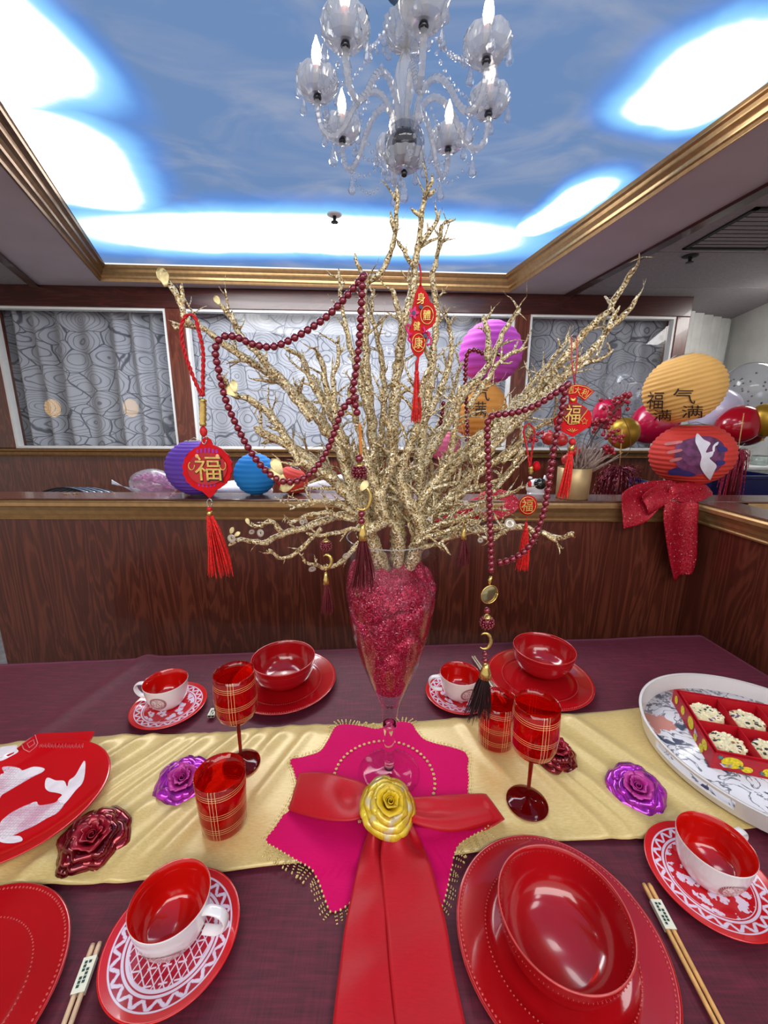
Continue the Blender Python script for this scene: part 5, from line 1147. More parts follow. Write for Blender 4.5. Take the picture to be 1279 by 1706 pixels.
# ---------------------------------------------------------------- paper lanterns
def lantern(c, rx, rz, col, n, label, rot=(0, 0, 0), open_=.42, dark=None, group='paper lanterns on and behind the partition'):
    t = thing('paper_lantern', c, label, 'lantern', group, rot); th0 = math.acos(open_); pr = []; K = n*4
    for j in range(K+1):
        th = -th0+2*th0*j/K; f = 1-.034*(1-abs(cos(pi*j/4))); pr.append((rx*cos(th)*f, rz*sin(th)*f/ sin(th0)))
    tt = NT('lantern_paper'); n_ = tt.noise(tt.tc(), 14, 3); c0 = L(*col)
    tt.set(base=tt.mix(n_, tuple(x*.82 for x in c0[:3])+(1,), c0), rough=.75, sss=.15); tt.b.inputs['Subsurface Radius'].default_value = (.02, .02, .02); tt.b.inputs['Subsurface Scale'].default_value = .5
    obj('paper_shade', lathe(pr, 56), tt.m, t, loc=True, solid=.0008)
    rr = rx*cos(th0); w = M('lantern_wire', (190, 186, 176), .35, metal=.6)
    for s in (-1, 1): obj('wire_ring', tube([(rr*cos(2*pi*i/36), rr*sin(2*pi*i/36), s*rz) for i in range(37)], .0014, 6), w, t, loc=True)
    obj('wire_frame', G().add(tube([(-rr, 0, rz), (-rr*.5, 0, -rz*.2), (0, 0, -rz*.5), (rr*.5, 0, -rz*.2), (rr, 0, rz)], .0012, 6)).add(tube([(-rr*.8, 0, rz), (0, 0, rz+.012), (rr*.8, 0, rz)], .0012, 6)), w, t, loc=True)
    t_e = (rx*1.004, rz/sin(th0)*1.004); return t, t_e
def shoot(t, e, u, v, lift=.0018):
    """the point of the lantern's skin met by a line of sight when the marks are laid out"""
    iv = WM[t].inverted(); o = iv @ CAM; d = (iv.to_3x3() @ ray(u, v)); s = V((1/(e[0]+lift), 1/(e[0]+lift), 1/(e[1]+lift)))
    o2 = V((o.x*s.x, o.y*s.y, o.z*s.z)); d2 = V((d.x*s.x, d.y*s.y, d.z*s.z)); A = d2.dot(d2); B = o2.dot(d2); C_ = o2.dot(o2)-1; q = B*B-A*C_
    return WM[t] @ (o+d*((-B-sqrt(max(q, 0)))/A))
def brush(t, e, s, u, v, h, mat, w=1.0, sl=0.0, name='lettering', lift=.0022, cuts=2):
    vv, ff = glyph(s, 0, cuts); obj(name, ([shoot(t, e, u+p.x*h*w+p.y*h*sl, v-p.y*h+p.x*h*w*-.0, lift) for p in vv], ff), mat, t, smooth=False)
def paint(t, e, P, mat, name, lift=.0022):
    vv, ff = poly(smooth2(P, 1.6), 2); obj(name, ([shoot(t, e, p.x, p.y, lift) for p in vv], ff), mat, t, smooth=False)
LZ = ZT+.004
YL = 1.60
m_inkb = M('brush_ink', (52, 34, 26), .7, .1)
rl, re = lantern(at(1151, 757, YL), .142, .112, (228, 62, 50), 15, 'red paper lantern with a white crane, under the orange one on the partition corner', (0, radians(-2), 0), .36)
ol, oe = lantern(at(1138, 648, YL), .134, .117, (250, 190, 104), 17, 'orange paper lantern with four black characters, stacked tilted on the red one', (radians(-6), radians(-15), 0), .36)
brush(ol, oe, '福', 1091, 667, 29, m_inkb, .95, .08); brush(ol, oe, '气', 1139, 660, 26, m_inkb, 1.35, -.1); brush(ol, oe, '满', 1103, 692, 19, m_inkb, 1.6); brush(ol, oe, '满', 1153, 686, 21, m_inkb, 1.7)
m_cw = M('crane_white', (232, 226, 236), .7, .04); m_cp = M('plum_ink', (110, 54, 96), .7, .2, 40); m_cb = M('blue_violet_ink', (58, 48, 120), .7, .1)
paint(rl, re, [(1126, 742), (1160, 728), (1186, 728), (1206, 742), (1204, 770), (1190, 786), (1150, 790), (1128, 776)], m_cp, 'painted_cloud', .0016)
paint(rl, re, [(1161, 722), (1172, 732), (1183, 738), (1179, 746), (1176, 754), (1188, 752), (1186, 760), (1182, 764), (1193, 775), (1190, 783), (1180, 788), (1183, 800), (1172, 788), (1166, 775), (1168, 760), (1162, 745), (1158, 735)], m_cw, 'painted_crane', .003)
paint(rl, re, [(1187, 752), (1187, 744), (1192, 738), (1197, 736), (1195, 741), (1191, 744), (1190, 752)], m_cw, 'painted_crane_neck', .003)
for q in ([(1196, 742), (1210, 746), (1211, 752), (1198, 752)], [(1194, 768), (1207, 768), (1206, 774), (1196, 775)]): paint(rl, re, q, m_cb, 'painted_cloud', .003)
paint(rl, re, [(1112, 786), (1120, 781), (1130, 779), (1138, 784), (1150, 786), (1159, 792), (1146, 794), (1130, 792), (1116, 791)], m_cb, 'painted_cloud', .003)
for k in range(3): paint(rl, re, [(1108+4*k, 738+14*k), (1134, 734+14*k), (1134, 738+14*k), (1110+4*k, 742+14*k)], M('pale_ink', (206, 120, 120), .7), 'painted_streak', .0016)
lantern(V((at(326, 784, 1.55).x, 1.562, LZ+.104)), .112, .101, (106, 62, 186), 15, 'purple paper lantern on the partition ledge, behind the red lantern-shaped charm', (0, 0, 0), .30)
lantern(V((at(424, 788, 1.56).x, 1.568, LZ+.080)), .080, .078, (24, 138, 226), 10, 'bright blue paper lantern on the partition ledge', (0, 0, 0), .28)
lantern(V((at(486, 800, 1.6).x, 1.60, LZ+.052)), .064, .050, (226, 60, 46), 8, 'small red paper lantern beside the blue one, partly hidden by branches', (0, radians(20), 0), .3)
mg, me_ = lantern(at(817, 588, 2.1), .150, .140, (204, 70, 196), 10, 'magenta paper lantern hanging high behind the branches', (0, 0, 0), .3)
og, oge = lantern(at(797, 684, 2.05), .135, .135, (238, 160, 72), 11, 'orange paper lantern hanging below the magenta one behind the branches', (0, 0, 0), .3)
for s, u, v in (('气', 802, 655), ('满', 797, 682)): brush(og, oge, s, u, v, 26, m_ink, 1)
pk, pke = lantern(at(740, 742, 2.05), .082, .074, (236, 110, 150), 8, 'small pink paper lantern seen between the right branches', (0, 0, 0), .3)
for t_, zz in ((mg, WM[og].translation.z+.13), (og, WM[pk].translation.z*0+CZ), (pk, CZ)):
    c_ = WM[t_].translation; obj('stick', tube([V((c_.x, c_.y, zz)), c_], .003, 6), m_bam, t_)
# ---------------------------------------------------------------- things on and behind the partition
m_bag = clear('clear_plastic', L(246, 246, 250), body=.28, bodycol=L(236, 236, 244), gain=1.6, rough=.12)
pkx = thing('gift_bag', at(252, 806, 1.75), 'clear plastic bag with pink paper strips behind the ledge beside the purple lantern', 'bag')
def lump(c, r, seed, amp=.22, fr=9): return [(lambda p: V(c)+V(((p-V(c)).x, (p-V(c)).y, (p-V(c)).z))*(1+amp*NZ.noise(V((p.x*fr+seed, p.y*fr, p.z*fr)))))(V(q)) for q in sph(c, r, 32, 18)[0]], sph(c, r, 32, 18)[1]
cc_ = at(258, 806, 1.75)
obj('plastic', lump(cc_, (.10, .06, .062), 3), m_bag, pkx); obj('bag_tail', grid(lambda a, b: at(186+44*a, 799+26*a*(1-.4*b)+8*b*(1-a), 1.72+.02*sin(a*9)), 12, 5), M('white_plastic', (226, 232, 240), .35), pkx, solid=.001)
g = G(); r4 = random.Random(4)
for k in range(90): c_ = cc_+V((r4.uniform(-.07, .075), r4.uniform(-.03, .03), r4.uniform(-.035, .032))); g.add(tube([c_, c_+V((r4.uniform(-.02, .02), 0, .012)), c_+V((r4.uniform(-.03, .03), r4.uniform(-.01, .01), 0))], .0035, 5))
obj('paper_shred', g, M('pink_paper', (236, 120, 200), .5, .15, 60), pkx, kind='stuff')
wbg = obj('plastic_bag', lump(at(400, 818, 1.76), (.15, .08, .042), 8, .45, 14), M('white_plastic_bag', (228, 226, 232), .4, .06, 30, sss=.1)); tag(wbg, 'crumpled white plastic bag lying behind the blue lantern', 'bag')
wbg = obj('plastic_bag', lump(at(560, 812, 1.78), (.12, .08, .05), 18, .45, 14), M('white_plastic_bag_two', (226, 222, 232), .4, .06, 30, sss=.1)); tag(wbg, 'white plastic bag behind the ledge under the middle branches', 'bag')
sp = thing('striped_tray', at(135, 830, 1.74), 'dark and silver striped shallow tray just showing above the ledge at left', 'tray')
for k in range(9): obj('stripe', tube([at(62+k*6+70*i/8+2*i, 829-16*sin(pi*(i+1)/10), 1.72+.012*k) for i in range(9)], .0045, 6), (M('silver_strip', (150, 166, 190), .25, metal=.5) if k % 2 else M('black_strip', (24, 26, 34), .3)), sp)
ps = thing('gold_scrap', V((at(122, 828, 1.55).x, 1.55, LZ+.001)), 'few flakes of gold foil lying on the partition ledge at left', 'scrap'); g = G()
for k in range(7): c_ = WM[ps].translation+V((r4.uniform(-.03, .03), r4.uniform(-.01, .01), .001)); g.add(sph(c_, (r4.uniform(.003, .009), .004, .0014), 7, 4))
obj('flakes', g, m_gold, ps)
# potted arrangement
ptc = V((at(952, 828, 1.545).x, 1.545, LZ)); pot = thing('potted_arrangement', ptc, 'matt gold pot with red berries, red fruit and dry grey-brown foliage on the ledge', 'plant')
obj('pot', lathe([(0, 0), (.055, 0), (.058, .003), (.0605, .116), (.058, .118), (.0565, .110), (.055, .1), (0, .1)], 40), M('matt_gold_pot', (196, 168, 122), .4, .03, 20, metal=.55), pot, loc=True)
m_ber = M('red_berry', (160, 14, 40), .28, .1, 90, coat=.5); m_stem = M('brown_stem', (92, 62, 52), .7, .1); m_dry = M('dry_foliage', (158, 134, 124), .7, .15, 120)
r5 = random.Random(12); bm_ = meshd('berry', sph((0, 0, 0), .0078, 10, 7), m_ber); g = G()
for (u, v, n, du, dv) in ((1022, 690, 12, 28, 34), (1005, 705, 16, 26, 26), (1035, 670, 9, 14, 18), (1024, 725, 12, 18, 14), (1018, 745, 9, 16, 14), (890, 728, 9, 18, 10), (985, 710, 8, 16, 16), (1010, 755, 7, 14, 10), (1046, 662, 5, 8, 10)):
    b0 = at(u, v, 1.52+r5.uniform(-.02, .06)); g.add(tube(spline([ptc+V((r5.uniform(-.03, .03), 0, .10)), (ptc+V((0, 0, .17))).lerp(b0, .5), b0], .02), .0014, 5))
    for k in range(n):
        q = at(u+r5.uniform(-du, du)*.8, v+r5.uniform(-dv, dv)*.8, b0.y+r5.uniform(-.02, .02)); inst('berry', bm_, pot, MX.Translation(q-ptc)); g.add(tube([b0, b0.lerp(q, .5)+V((0, 0, .004)), q], .0008, 4))
obj('stems', g, m_stem, pot, kind='stuff')
for (u, v, r) in ((914, 730, .026), (935, 733, .024), (945, 766, .022), (958, 752, .018)):
    c_ = at(u, v, 1.53); f_ = obj('red_fruit', G().add(lathe([(0, -r), (r*.7, -r*.75), (r, -r*.05), (r*.85, r*.6), (r*.35, r*.92), (r*.18, r*.8), (r*.22, r*1.15), (0, r*.95)], 24), MX.Translation(c_)), M('fruit_red', (196, 40, 34), .35, .12, 40, coat=.3), pot)
g = G()
for k in range(130):
    a = r5.uniform(-.35, 1.0); ln = r5.uniform(.05, .115); b0 = ptc+V((r5.uniform(-.01, .05), r5.uniform(-.03, .02), .10)); d = V((sin(a), r5.uniform(-.5, .3), cos(a))).normalized(); e_ = b0+d*ln; wv_ = V((r5.uniform(-.02, .02), 0, r5.uniform(-.01, .02)))
    g.add(tube([b0, b0+d*ln*.5+wv_*.3, e_+wv_], [.002, .0052, .0008], 5))
obj('dry_foliage', g, m_dry, pot, kind='stuff')
for q in ([(905, 745), (920, 690), (950, 650), (1000, 655), (1040, 700), (1050, 745), (1030, 765), (985, 775)], [(930, 775), (915, 745), (935, 735), (960, 740)]): obj('curled_twig', tube(spline([at(u, v, 1.53) for u, v in q], .01), .001, 5), m_stem, pot)
fg = thing('figurine', V((at(893, 815, 1.62).x, 1.64, CZ)), 'small white and black figurine behind the ledge beside the round red charm', 'figurine')
fc = at(893, 812, 1.64); obj('white_body', G().add(sph(fc, (.042, .03, .036), 20, 12)).add(tube([fc+V((.02, 0, .01)), fc+V((.034, 0, .032)), fc+V((.03, 0, .05))], [.012, .009, .003], 8)), m_porc, fg); obj('black_patch', sph(fc+V((.006, -.022, .018)), (.026, .018, .024), 16, 10), M('gloss_black', (16, 16, 20), .15, coat=.6), fg)
obj('base', G().add(lathe([(0, 0), (.04, 0), (.03, .06), (.034, fc.z-CZ-.02), (0, fc.z-CZ-.02)], 16), MX.Translation((fc.x, 1.64, CZ))), m_porc, fg)
# balloons
def balloon(c, r, mat, label, rot=(0, 0, 0), name='balloon', conf=0, el=1.12):
    t = thing(name, c, label, 'balloon', None, rot); pr = []
    for j in range(25):
        th = -pi/2+pi*j/24; w = cos(th)*(1+(.10*sin(th))); pr.append((r*w if 0 < j < 24 else 0, r*el*sin(th)))
    obj('skin', lathe(pr, 40), mat, t, loc=True); obj('knot', lathe([(0, -r*el-.001), (.006, -r*el-.012), (.009, -r*el-.02), (0, -r*el-.018)], 10), mat, t, loc=True)
    if conf:
        g = G(); q = random.Random(int(c[0]*100))
        for k in range(conf):
            a, b = q.uniform(0, 2*pi), -1+1.7*q.random()**1.5; rr = r*.97*sqrt(max(0, 1-min(1, abs(b))**2)); p = V((rr*cos(a), rr*sin(a), r*el*.97*b)); n_ = p.normalized(); g.add(lathe([(0, .0004), (.006, .0004), (.006, -.0004), (0, -.0004)], 8), MX.Translation(p) @ n_.to_track_quat('Z', 'Y').to_matrix().to_4x4())
        obj('confetti', g, M('dark_confetti', (40, 34, 36), .5, .4, 200), t, loc=True, kind='stuff')
    return t
m_bcl = clear('clear_balloon', L(236, 238, 242), gain=1.3, body=.17, bodycol=L(246, 246, 250)); m_brd = M('red_balloon', (178, 8, 34), .18, .04, 6, coat=.5, sss=.1); m_bgd = M('gold_balloon', (190, 148, 50), .36, .05, 8, metal=.6); m_bpk = M('crimson_balloon', (196, 20, 70), .2, .04, 6, coat=.5, sss=.1); m_bwh = M('lilac_white_balloon', (214, 210, 236), .25, .03, 6, coat=.4)
YB = 2.25
balloon(at(1048, 648, YB+.36), .142, m_bcl, 'clear confetti balloon just beside the tilted orange lantern, above the gold balloon', conf=26)
balloon(at(1038, 722, YB-.15), .075, m_bgd, 'gold balloon among the berries behind the gold pot', el=1.05)
balloon(at(1088, 704, YB), .112, m_bpk, 'crimson balloon between the gold balloon and the stacked lanterns', (0, radians(60), 0))
balloon(at(1010, 690, YB+.05), .072, m_bpk, 'crimson balloon half hidden behind the red berries')
balloon(at(1190, 690, YB+.2), .13, m_bwh, 'lilac-white balloon showing between the two stacked lanterns')
balloon(at(1248, 652, YB+.3), .148, m_bcl, 'clear confetti balloon in front of the white wall, at the frame edge', conf=44)
balloon(at(1228, 708, YB), .098, m_brd, 'shiny red balloon below the clear balloon by the white wall', (0, radians(72), 0), el=1.15)
balloon(at(1245, 718, YB+.12), .085, M('dark_red_balloon', (110, 4, 26), .2, .04, 6, coat=.5), 'dark red balloon mostly hidden behind the shiny red one', (0, radians(60), 0))
balloon(at(1276, 700, YB-.05), .082, m_bgd, 'gold balloon cut by the frame edge beside the shiny red balloon', el=1.05)
def weight(u, v0, v1, Y, label, wpx, col, seed, pole):
    c0 = at(u, v1, Y); t = thing('foil_weight', V((c0.x, Y, CZ)), label, 'balloon weight'); q = random.Random(seed); h = at(u, v0, Y).z; w = (at(u+wpx/2, v1, Y)-at(u-wpx/2, v1, Y)).length/2
    obj('body', lathe([(0, 0), (w*.55, 0), (w*.6, .05), (w*.42, h-CZ-.06), (w*.2, h-CZ-.02), (0, h-CZ-.015)], 20), M('foil_body', (92, 8, 24), .3, .2, 40, metal=.5), t, loc=True); g = G()
    for k in range(130):
        a = q.uniform(0, 2*pi); r = w*q.uniform(.6, 1.25); z1 = q.uniform(CZ+.01, h-.05); p0 = V((c0.x, Y, h-.03)); p2 = V((c0.x+r*cos(a), Y+r*sin(a)*.7, z1)); p1 = p0.lerp(p2, .45)+V((.35*r*cos(a), .3*r*sin(a), .03))
        g.add(tube(spline([p0, p1, p2], .03), .0016, 4, False))
    obj('foil_fringe', g, glitter('red_foil_fringe', [(0, (60, 4, 18)), (.6, (150, 14, 44)), (1, (250, 170, 190))], 120, .7, .25, .6) if seed == 1 else m_seq, t, kind='stuff'); obj('stick', tube([V((c0.x, Y, h-.02)), V((c0.x+pole, Y+.02, h+.16))], .0025, 6), m_bam, t); return t
weight(1024, 770, 835, 2.02, 'red foil tassel balloon weight standing behind the ledge beside the gold pot', 62, None, 1, .0)
weight(1212, 742, 835, 2.10, 'dark red foil balloon weight behind the ledge beside the red crane lantern', 34, None, 2, .01)
g = G()
for k in range(26): a = r5.uniform(-.2, 1.5); b0 = at(1222, 775, 2.1); l_ = r5.uniform(.06, .16); g.add(tube([b0, b0+V((sin(a)*l_*.5, 0, cos(a)*l_*.55)), b0+V((sin(a)*l_, r5.uniform(-.03, .03), cos(a)*l_*.75))], [.0016, .0014, .0006], 4))
wk = thing('straw_sprig', at(1222, 778, 2.1), 'spray of pale straw strands beside the dark red foil weight', 'sprig'); obj('strands', g, M('pale_straw', (226, 206, 190), .4, .1, metal=.2), wk, kind='stuff')
def bin_(u0, u1, v0, Y, label):
    a, b = at(u0, v0, Y), at(u1, v0, Y); t = thing('plastic_bin', V(((a.x+b.x)/2, Y+.12, CZ)), label, 'bin'); w = (b.x-a.x)/2; h = a.z-CZ
    m = M('navy_plastic', (22, 30, 92), .3, .05, 6, coat=.3); g = G(); g.add(box(-w, w, -.12, -.112, 0, h)).add(box(-w, w, .112, .12, 0, h)).add(box(-w, -w+.008, -.112, .112, 0, h)).add(box(w-.008, w, -.112, .112, 0, h)).add(box(-w+.008, w-.008, -.112, .112, 0, .008)); obj('tub', g, m, t, loc=True, smooth=False)
    obj('rim', G().add(box(-w-.012, w+.012, -.132, -.12, h-.022, h)).add(box(-w-.012, w+.012, .12, .132, h-.022, h)).add(box(-w-.012, -w, -.12, .12, h-.022, h)).add(box(w, w+.012, -.12, .12, h-.022, h)), m, t, loc=True, smooth=False, bev=.004)
bin_(1188, 1300, 792, 2.35, 'navy blue plastic bin behind the partition under the red balloon'); bin_(1050, 1085, 803, 2.28, 'navy blue plastic bin behind the red foil tassel')
shf = thing('wall_shelf', at(1262, 775, 3.0), 'white side shelf with jars behind the balloons', 'shelf'); sc_ = at(1262, 775, 3.0)
obj('board', box(-.25, .8, -.12, .2, -.02, 0), m_white, shf, loc=True, smooth=False, bev=.003); obj('carcass', box(-.24, .78, -.10, .2, -sc_.z, -.02), M('pale_grey_board', (196, 196, 190), .6), shf, loc=True, smooth=False)
for x, h, r, lb, mt in ((-.12, .12, .035, 'white jar on the side shelf behind the dark foil weight', m_white), (.02, .07, .05, 'glass jar with grey lid on the side shelf', M('jar_glass', (170, 184, 178), .15, coat=.4))):
    j = thing('jar', sc_+V((x, .02, .0005)), lb, 'jar'); obj('body', lathe([(0, 0), (r*.9, 0), (r, .005), (r, h*.85), (r*.8, h*.92), (0, h*.92)], 24), mt, j, loc=True); obj('lid', lathe([(0, h*.92), (r*.88, h*.92), (r*.9, h), (0, h*1.01)], 24), M('grey_lid', (120, 120, 118), .4), j, loc=True)
# sequin bows on the partition
def drape(name, e1, e2, Y1_, Y2_, parent, fold=.008, nu=50, nv=24, ph=0, mat=None):
    n1 = len(e1)-1; A = spline([at(u, v, y) for u, v, y in e1], .004); B = spline([at(u, v, y) for u, v, y in e2], .004)
    def f(a, b):
        p = A[min(len(A)-1, int(a*(len(A)-1)))].lerp(B[min(len(B)-1, int(a*(len(B)-1)))], b); return p+V((0, -fold*(.5+.5*sin(b*pi*2.4+ph+a*1.5)), .003*sin(b*9+a*4)))
    return obj(name, grid(f, nu, nv), mat or m_seqb, parent, solid=.0012)
m_seqb = glitter('crimson_sequin_ribbon', [(0, (150, 8, 30)), (.6, (186, 14, 40)), (.9, (206, 30, 56)), (.975, (220, 50, 74)), (1, (255, 220, 224))], 340, .25, .45, .55)
sb = thing('sequin_bow', at(1120, 828, 1.46), 'crimson sequin ribbon bow draped over the partition corner under the red lantern', 'bow')
drape('lobe', [(1118, 800, 1.53), (1080, 803, 1.50), (1050, 810, 1.47), (1033, 822, 1.452)], [(1122, 828, 1.452), (1100, 842, 1.448), (1074, 868, 1.444), (1036, 882, 1.442)], 0, 0, sb, .006)
drape('loop', [(1122, 802, 1.52), (1098, 806, 1.47), (1078, 815, 1.445), (1066, 826, 1.44)], [(1128, 826, 1.45), (1112, 835, 1.44), (1096, 846, 1.436), (1078, 860, 1.436)], 0, 0, sb, .01, ph=1)
drape('lobe', [(1118, 806, 1.52), (1150, 804, 1.53), (1172, 806, 1.54), (1186, 820, 1.54)], [(1114, 832, 1.455), (1140, 836, 1.46), (1165, 834, 1.47), (1186, 824, 1.50)], 0, 0, sb, .004)
drape('tail', [(1106, 834, 1.45), (1102, 860, 1.444), (1106, 900, 1.445), (1112, 935, 1.446), (1120, 966, 1.446)], [(1160, 838, 1.45), (1158, 870, 1.444), (1158, 905, 1.445), (1157, 930, 1.446), (1152, 952, 1.446)], 0, 0, sb, .012, 60)
obj('knot', sph(at(1122, 820, 1.458), (.02, .012, .022), 16, 10), m_seqb, sb)
sb2 = thing('sequin_bow', at(800, 850, 1.46), 'crimson sequin ribbon draped over the ledge behind the right branches', 'bow')
drape('lobe', [(800, 820, 1.53), (830, 816, 1.52), (852, 822, 1.49), (864, 832, 1.46)], [(786, 866, 1.446), (812, 866, 1.444), (846, 858, 1.444), (864, 846, 1.446)], 0, 0, sb2, .006)
drape('lobe', [(800, 826, 1.52), (770, 838, 1.48), (745, 850, 1.452), (715, 858, 1.448)], [(800, 858, 1.446), (770, 866, 1.445), (740, 868, 1.444), (712, 868, 1.444)], 0, 0, sb2, .006)
# ---------------------------------------------------------------- koi platter
PC = V((-.676, .620, 0)); PR_ = .154; pz = top(PC.x, PC.y)+.004
pt_ = thing('fish_platter', (PC.x, PC.y, pz), 'glossy red platter printed with white koi fish, with a flat tab handle', 'platter')
m_pl = M('koi_platter_red', (196, 12, 22), .12, .03, 8, coat=.7)
obj('dish', lathe([(0, .004), (.09, .004), (.094, 0), (.10, 0), (.104, .005), (.135, .013), (.152, .0195), (.154, .0215), (.1525, .023), (.146, .021), (.130, .0155), (.10, .0105), (0, .009)], 96, lambda r, z, a, j: (r, z)), m_pl, pt_, loc=True)
for v_ in pt_.children[0].data.vertices: v_.co.x *= .951; v_.co.y *= .951*.93
tabp = [on(u, v, pz+.0222) for u, v in ((26, 1248), (62, 1222), (110, 1220), (157, 1218), (149, 1236), (120, 1236), (80, 1239), (50, 1247))]
k = len(tabp); obj('tab_handle', ([p for p in tabp]+[p-V((0, 0, .005)) for p in tabp], [list(range(k-1, -1, -1)), [k+i for i in range(k)]]+[[i, (i+1) % k, k+(i+1) % k, k+i] for i in range(k)]), m_pl, pt_, smooth=False)
def plz(x, y):
    r = V((x-PC.x, (y-PC.y)/.93, 0)).length/.951
    for (a, b), (c_, d) in zip([(0, .009), (.10, .0105), (.130, .0155), (.146, .021), (.1525, .023), (.2, .0225)], [(.10, .0105), (.130, .0155), (.146, .021), (.1525, .023), (.2, .0225), (9, .0225)]):
        if a <= r <= c_: return pz+b+(d-b)*(r-a)/(c_-a)
    return pz+.02
def dec(P, mat, name, lift=.0006):
    vv, ff = poly(smooth2(P, 2.2), 1); V_ = []
    for p in vv:
        z = pz+.01
        for _ in range(3): q = on(p.x, p.y, z); z = plz(q.x, q.y)+lift
        V_.append(V((q.x, q.y, z)))
    o = obj(name, (V_, ff), mat, pt_, smooth=False); return o
tk = NT('koi_print'); xx = tk.vor(tk.tc(), 190, 'DISTANCE_TO_EDGE', .35); nn_ = tk.noise(tk.tc(), 26, 3)
tk.set(base=tk.mix(tk.math('MULTIPLY', tk.step(xx.outputs['Distance'], .09, .03), .55), tk.mix(tk.step(nn_, .45, .7), L(236, 224, 230), L(214, 168, 186)), L(150, 96, 116)), rough=.2, coat=.6); m_koi = tk.m
m_koiw = M('koi_white_print', (238, 228, 234), .2, .05, 40, coat=.6)
cr = lambda P: [(x/5.814, 1190+y/5.814) for x, y in P]
dec(cr([(0, 1060), (60, 990), (130, 940), (220, 895), (270, 875), (350, 845), (380, 880), (470, 870), (540, 850), (600, 800), (630, 850), (560, 950), (450, 1010), (330, 1080), (220, 1130), (110, 1180), (0, 1200)]), m_koi, 'printed_koi_body')
dec(cr([(560, 830), (600, 780), (545, 760), (470, 745), (435, 700), (455, 615), (540, 640), (620, 645), (650, 700), (670, 640), (730, 590), (815, 450), (825, 540), (800, 660), (730, 740), (650, 840), (600, 880)]), m_koiw, 'printed_koi_tail')
dec(cr([(0, 1190), (90, 1180), (190, 1180), (215, 1225), (110, 1250), (0, 1235)]), m_koiw, 'printed_koi_fin')
dec(cr([(0, 600), (40, 570), (20, 520), (90, 505), (180, 520), (230, 545), (330, 510), (430, 525), (410, 560), (330, 600), (240, 650), (120, 720), (20, 780), (0, 800)]), m_koi, 'printed_koi_body')
dec(cr([(130, 570), (230, 540), (330, 508), (430, 525), (400, 565), (280, 610), (180, 630)]), m_koiw, 'printed_koi_head', .0010)
dec(cr([(0, 330), (60, 310), (165, 300), (160, 330), (180, 360), (140, 400), (0, 465)]), m_koiw, 'printed_koi_tail')
hx = cr([(210, 290), (280, 240), (340, 200), (365, 280), (350, 320), (285, 372), (230, 340)]); sealm = M('seal_print', (230, 120, 130), .3, coat=.5)
def pline(P, r, mat, name):
    Q = []
    for (u, v) in P:
        z = pz+.015
        for _ in range(3): q = on(u, v, z); z = plz(q.x, q.y)+.0008
        Q.append(V((q.x, q.y, z)))
    return obj(name, tube(Q, r, 5), mat, pt_)
pline(hx+[hx[0]], .0009, sealm, 'seal_outline'); pline(cr([(262, 285), (325, 245), (335, 285), (285, 325), (262, 285)]), .0008, sealm, 'seal_outline')
r6 = random.Random(3)
for k in range(13):
    x = 385+k*33; pline(cr([(x, 330), (x+8, 300+r6.uniform(-8, 8)), (x+16, 322), (x+24, 292+r6.uniform(-8, 6)), (x+20, 325)]), .0005, sealm, 'brush_script')
# ---------------------------------------------------------------- serving tray with the gift box of cookies
TC = V((.829, .748, 0)); TR = .236; tz0 = top(TC.x-.2, TC.y)+.006; th_ = .810-tz0
tr = thing('serving_tray', (TC.x, TC.y, tz0), 'round white tray with floral base and slotted wall at the table\'s right end', 'tray')
def tray_wall(n, r0, r1):
    g = G(); zz = [0, .012, .028, .046, .054, th_] if 0 else [0, .006, .013, .034, .040, th_]; a0, a1 = radians(180-2), radians(180+37); N_ = 144; K = len(zz)
    for i in range(N_):
        a = 2*pi*i/N_
        for z in zz: r = r0+(r1-r0)*z/th_; g.v.append(V((r*cos(a), r*sin(a), z)))
    hole = []
    for i in range(N_):
        am = 2*pi*(i+.5)/N_
        for j in range(K-1):
            if a0 < am < a1 and 2 <= j < 3: hole.append((i, j)); continue
            if (a0-.05 < am < a0+.0 or a1 < am < a1+.05) and 0: continue
            g.f.append([i*K+j, ((i+1) % N_)*K+j, ((i+1) % N_)*K+j+1, i*K+j+1])
    return g, hole, K, N_
g1, hole, K, N_ = tray_wall(0, TR-.010, TR); g2, _, _, _ = tray_wall(0, TR-.016, TR-.006)
gg = G(); gg.add((g1.v, g1.f)); b = len(g1.v); gg.add((g2.v, [list(reversed(f)) for f in g2.f]))
for i in range(N_): i2 = (i+1) % N_; gg.f.append([i*K+K-1, i2*K+K-1, b+i2*K+K-1, b+i*K+K-1]); gg.f.append([i2*K, i*K, b+i*K, b+i2*K])
hs = sorted(i for i, _ in hole)
for i in hs:
    i2 = (i+1) % N_
    for j in (2, 3): gg.f.append([i*K+j, i2*K+j, b+i2*K+j, b+i*K+j])
for i in (hs[0], (hs[-1]+1) % N_): gg.f.append([i*K+2, i*K+3, b+i*K+3, b+i*K+2])
obj('tray_wall', gg, M('tray_white', (228, 224, 222), .28, .02, 8, coat=.3), tr, loc=True, smooth=False)
tf = NT('tray_floral_print'); o_ = tf.tc(); wv = tf.vec('ADD', o_, tf.vec('SCALE', tf.noise(o_, 11, 3, 0, 1), sc=.06)); v1 = tf.vor(wv, 10); n1 = tf.noise(wv, 17, 3, 2.0); d1 = v1.outputs['Distance']; cid = tf.xyz(v1.outputs['Color'])[0]
petal = tf.step(tf.math('ADD', d1, tf.math('MULTIPLY', tf.math('SUBTRACT', tf.noise(wv, 36, 2), .5), .6)), .40, .34); core = tf.step(d1, .14, .10)
vine = tf.step(tf.math('ABSOLUTE', tf.math('SUBTRACT', n1, .5)), .035, .015); leafm = tf.math('MULTIPLY', tf.step(tf.noise(wv, 24, 2), .58, .61), tf.step(d1, .4, .46))
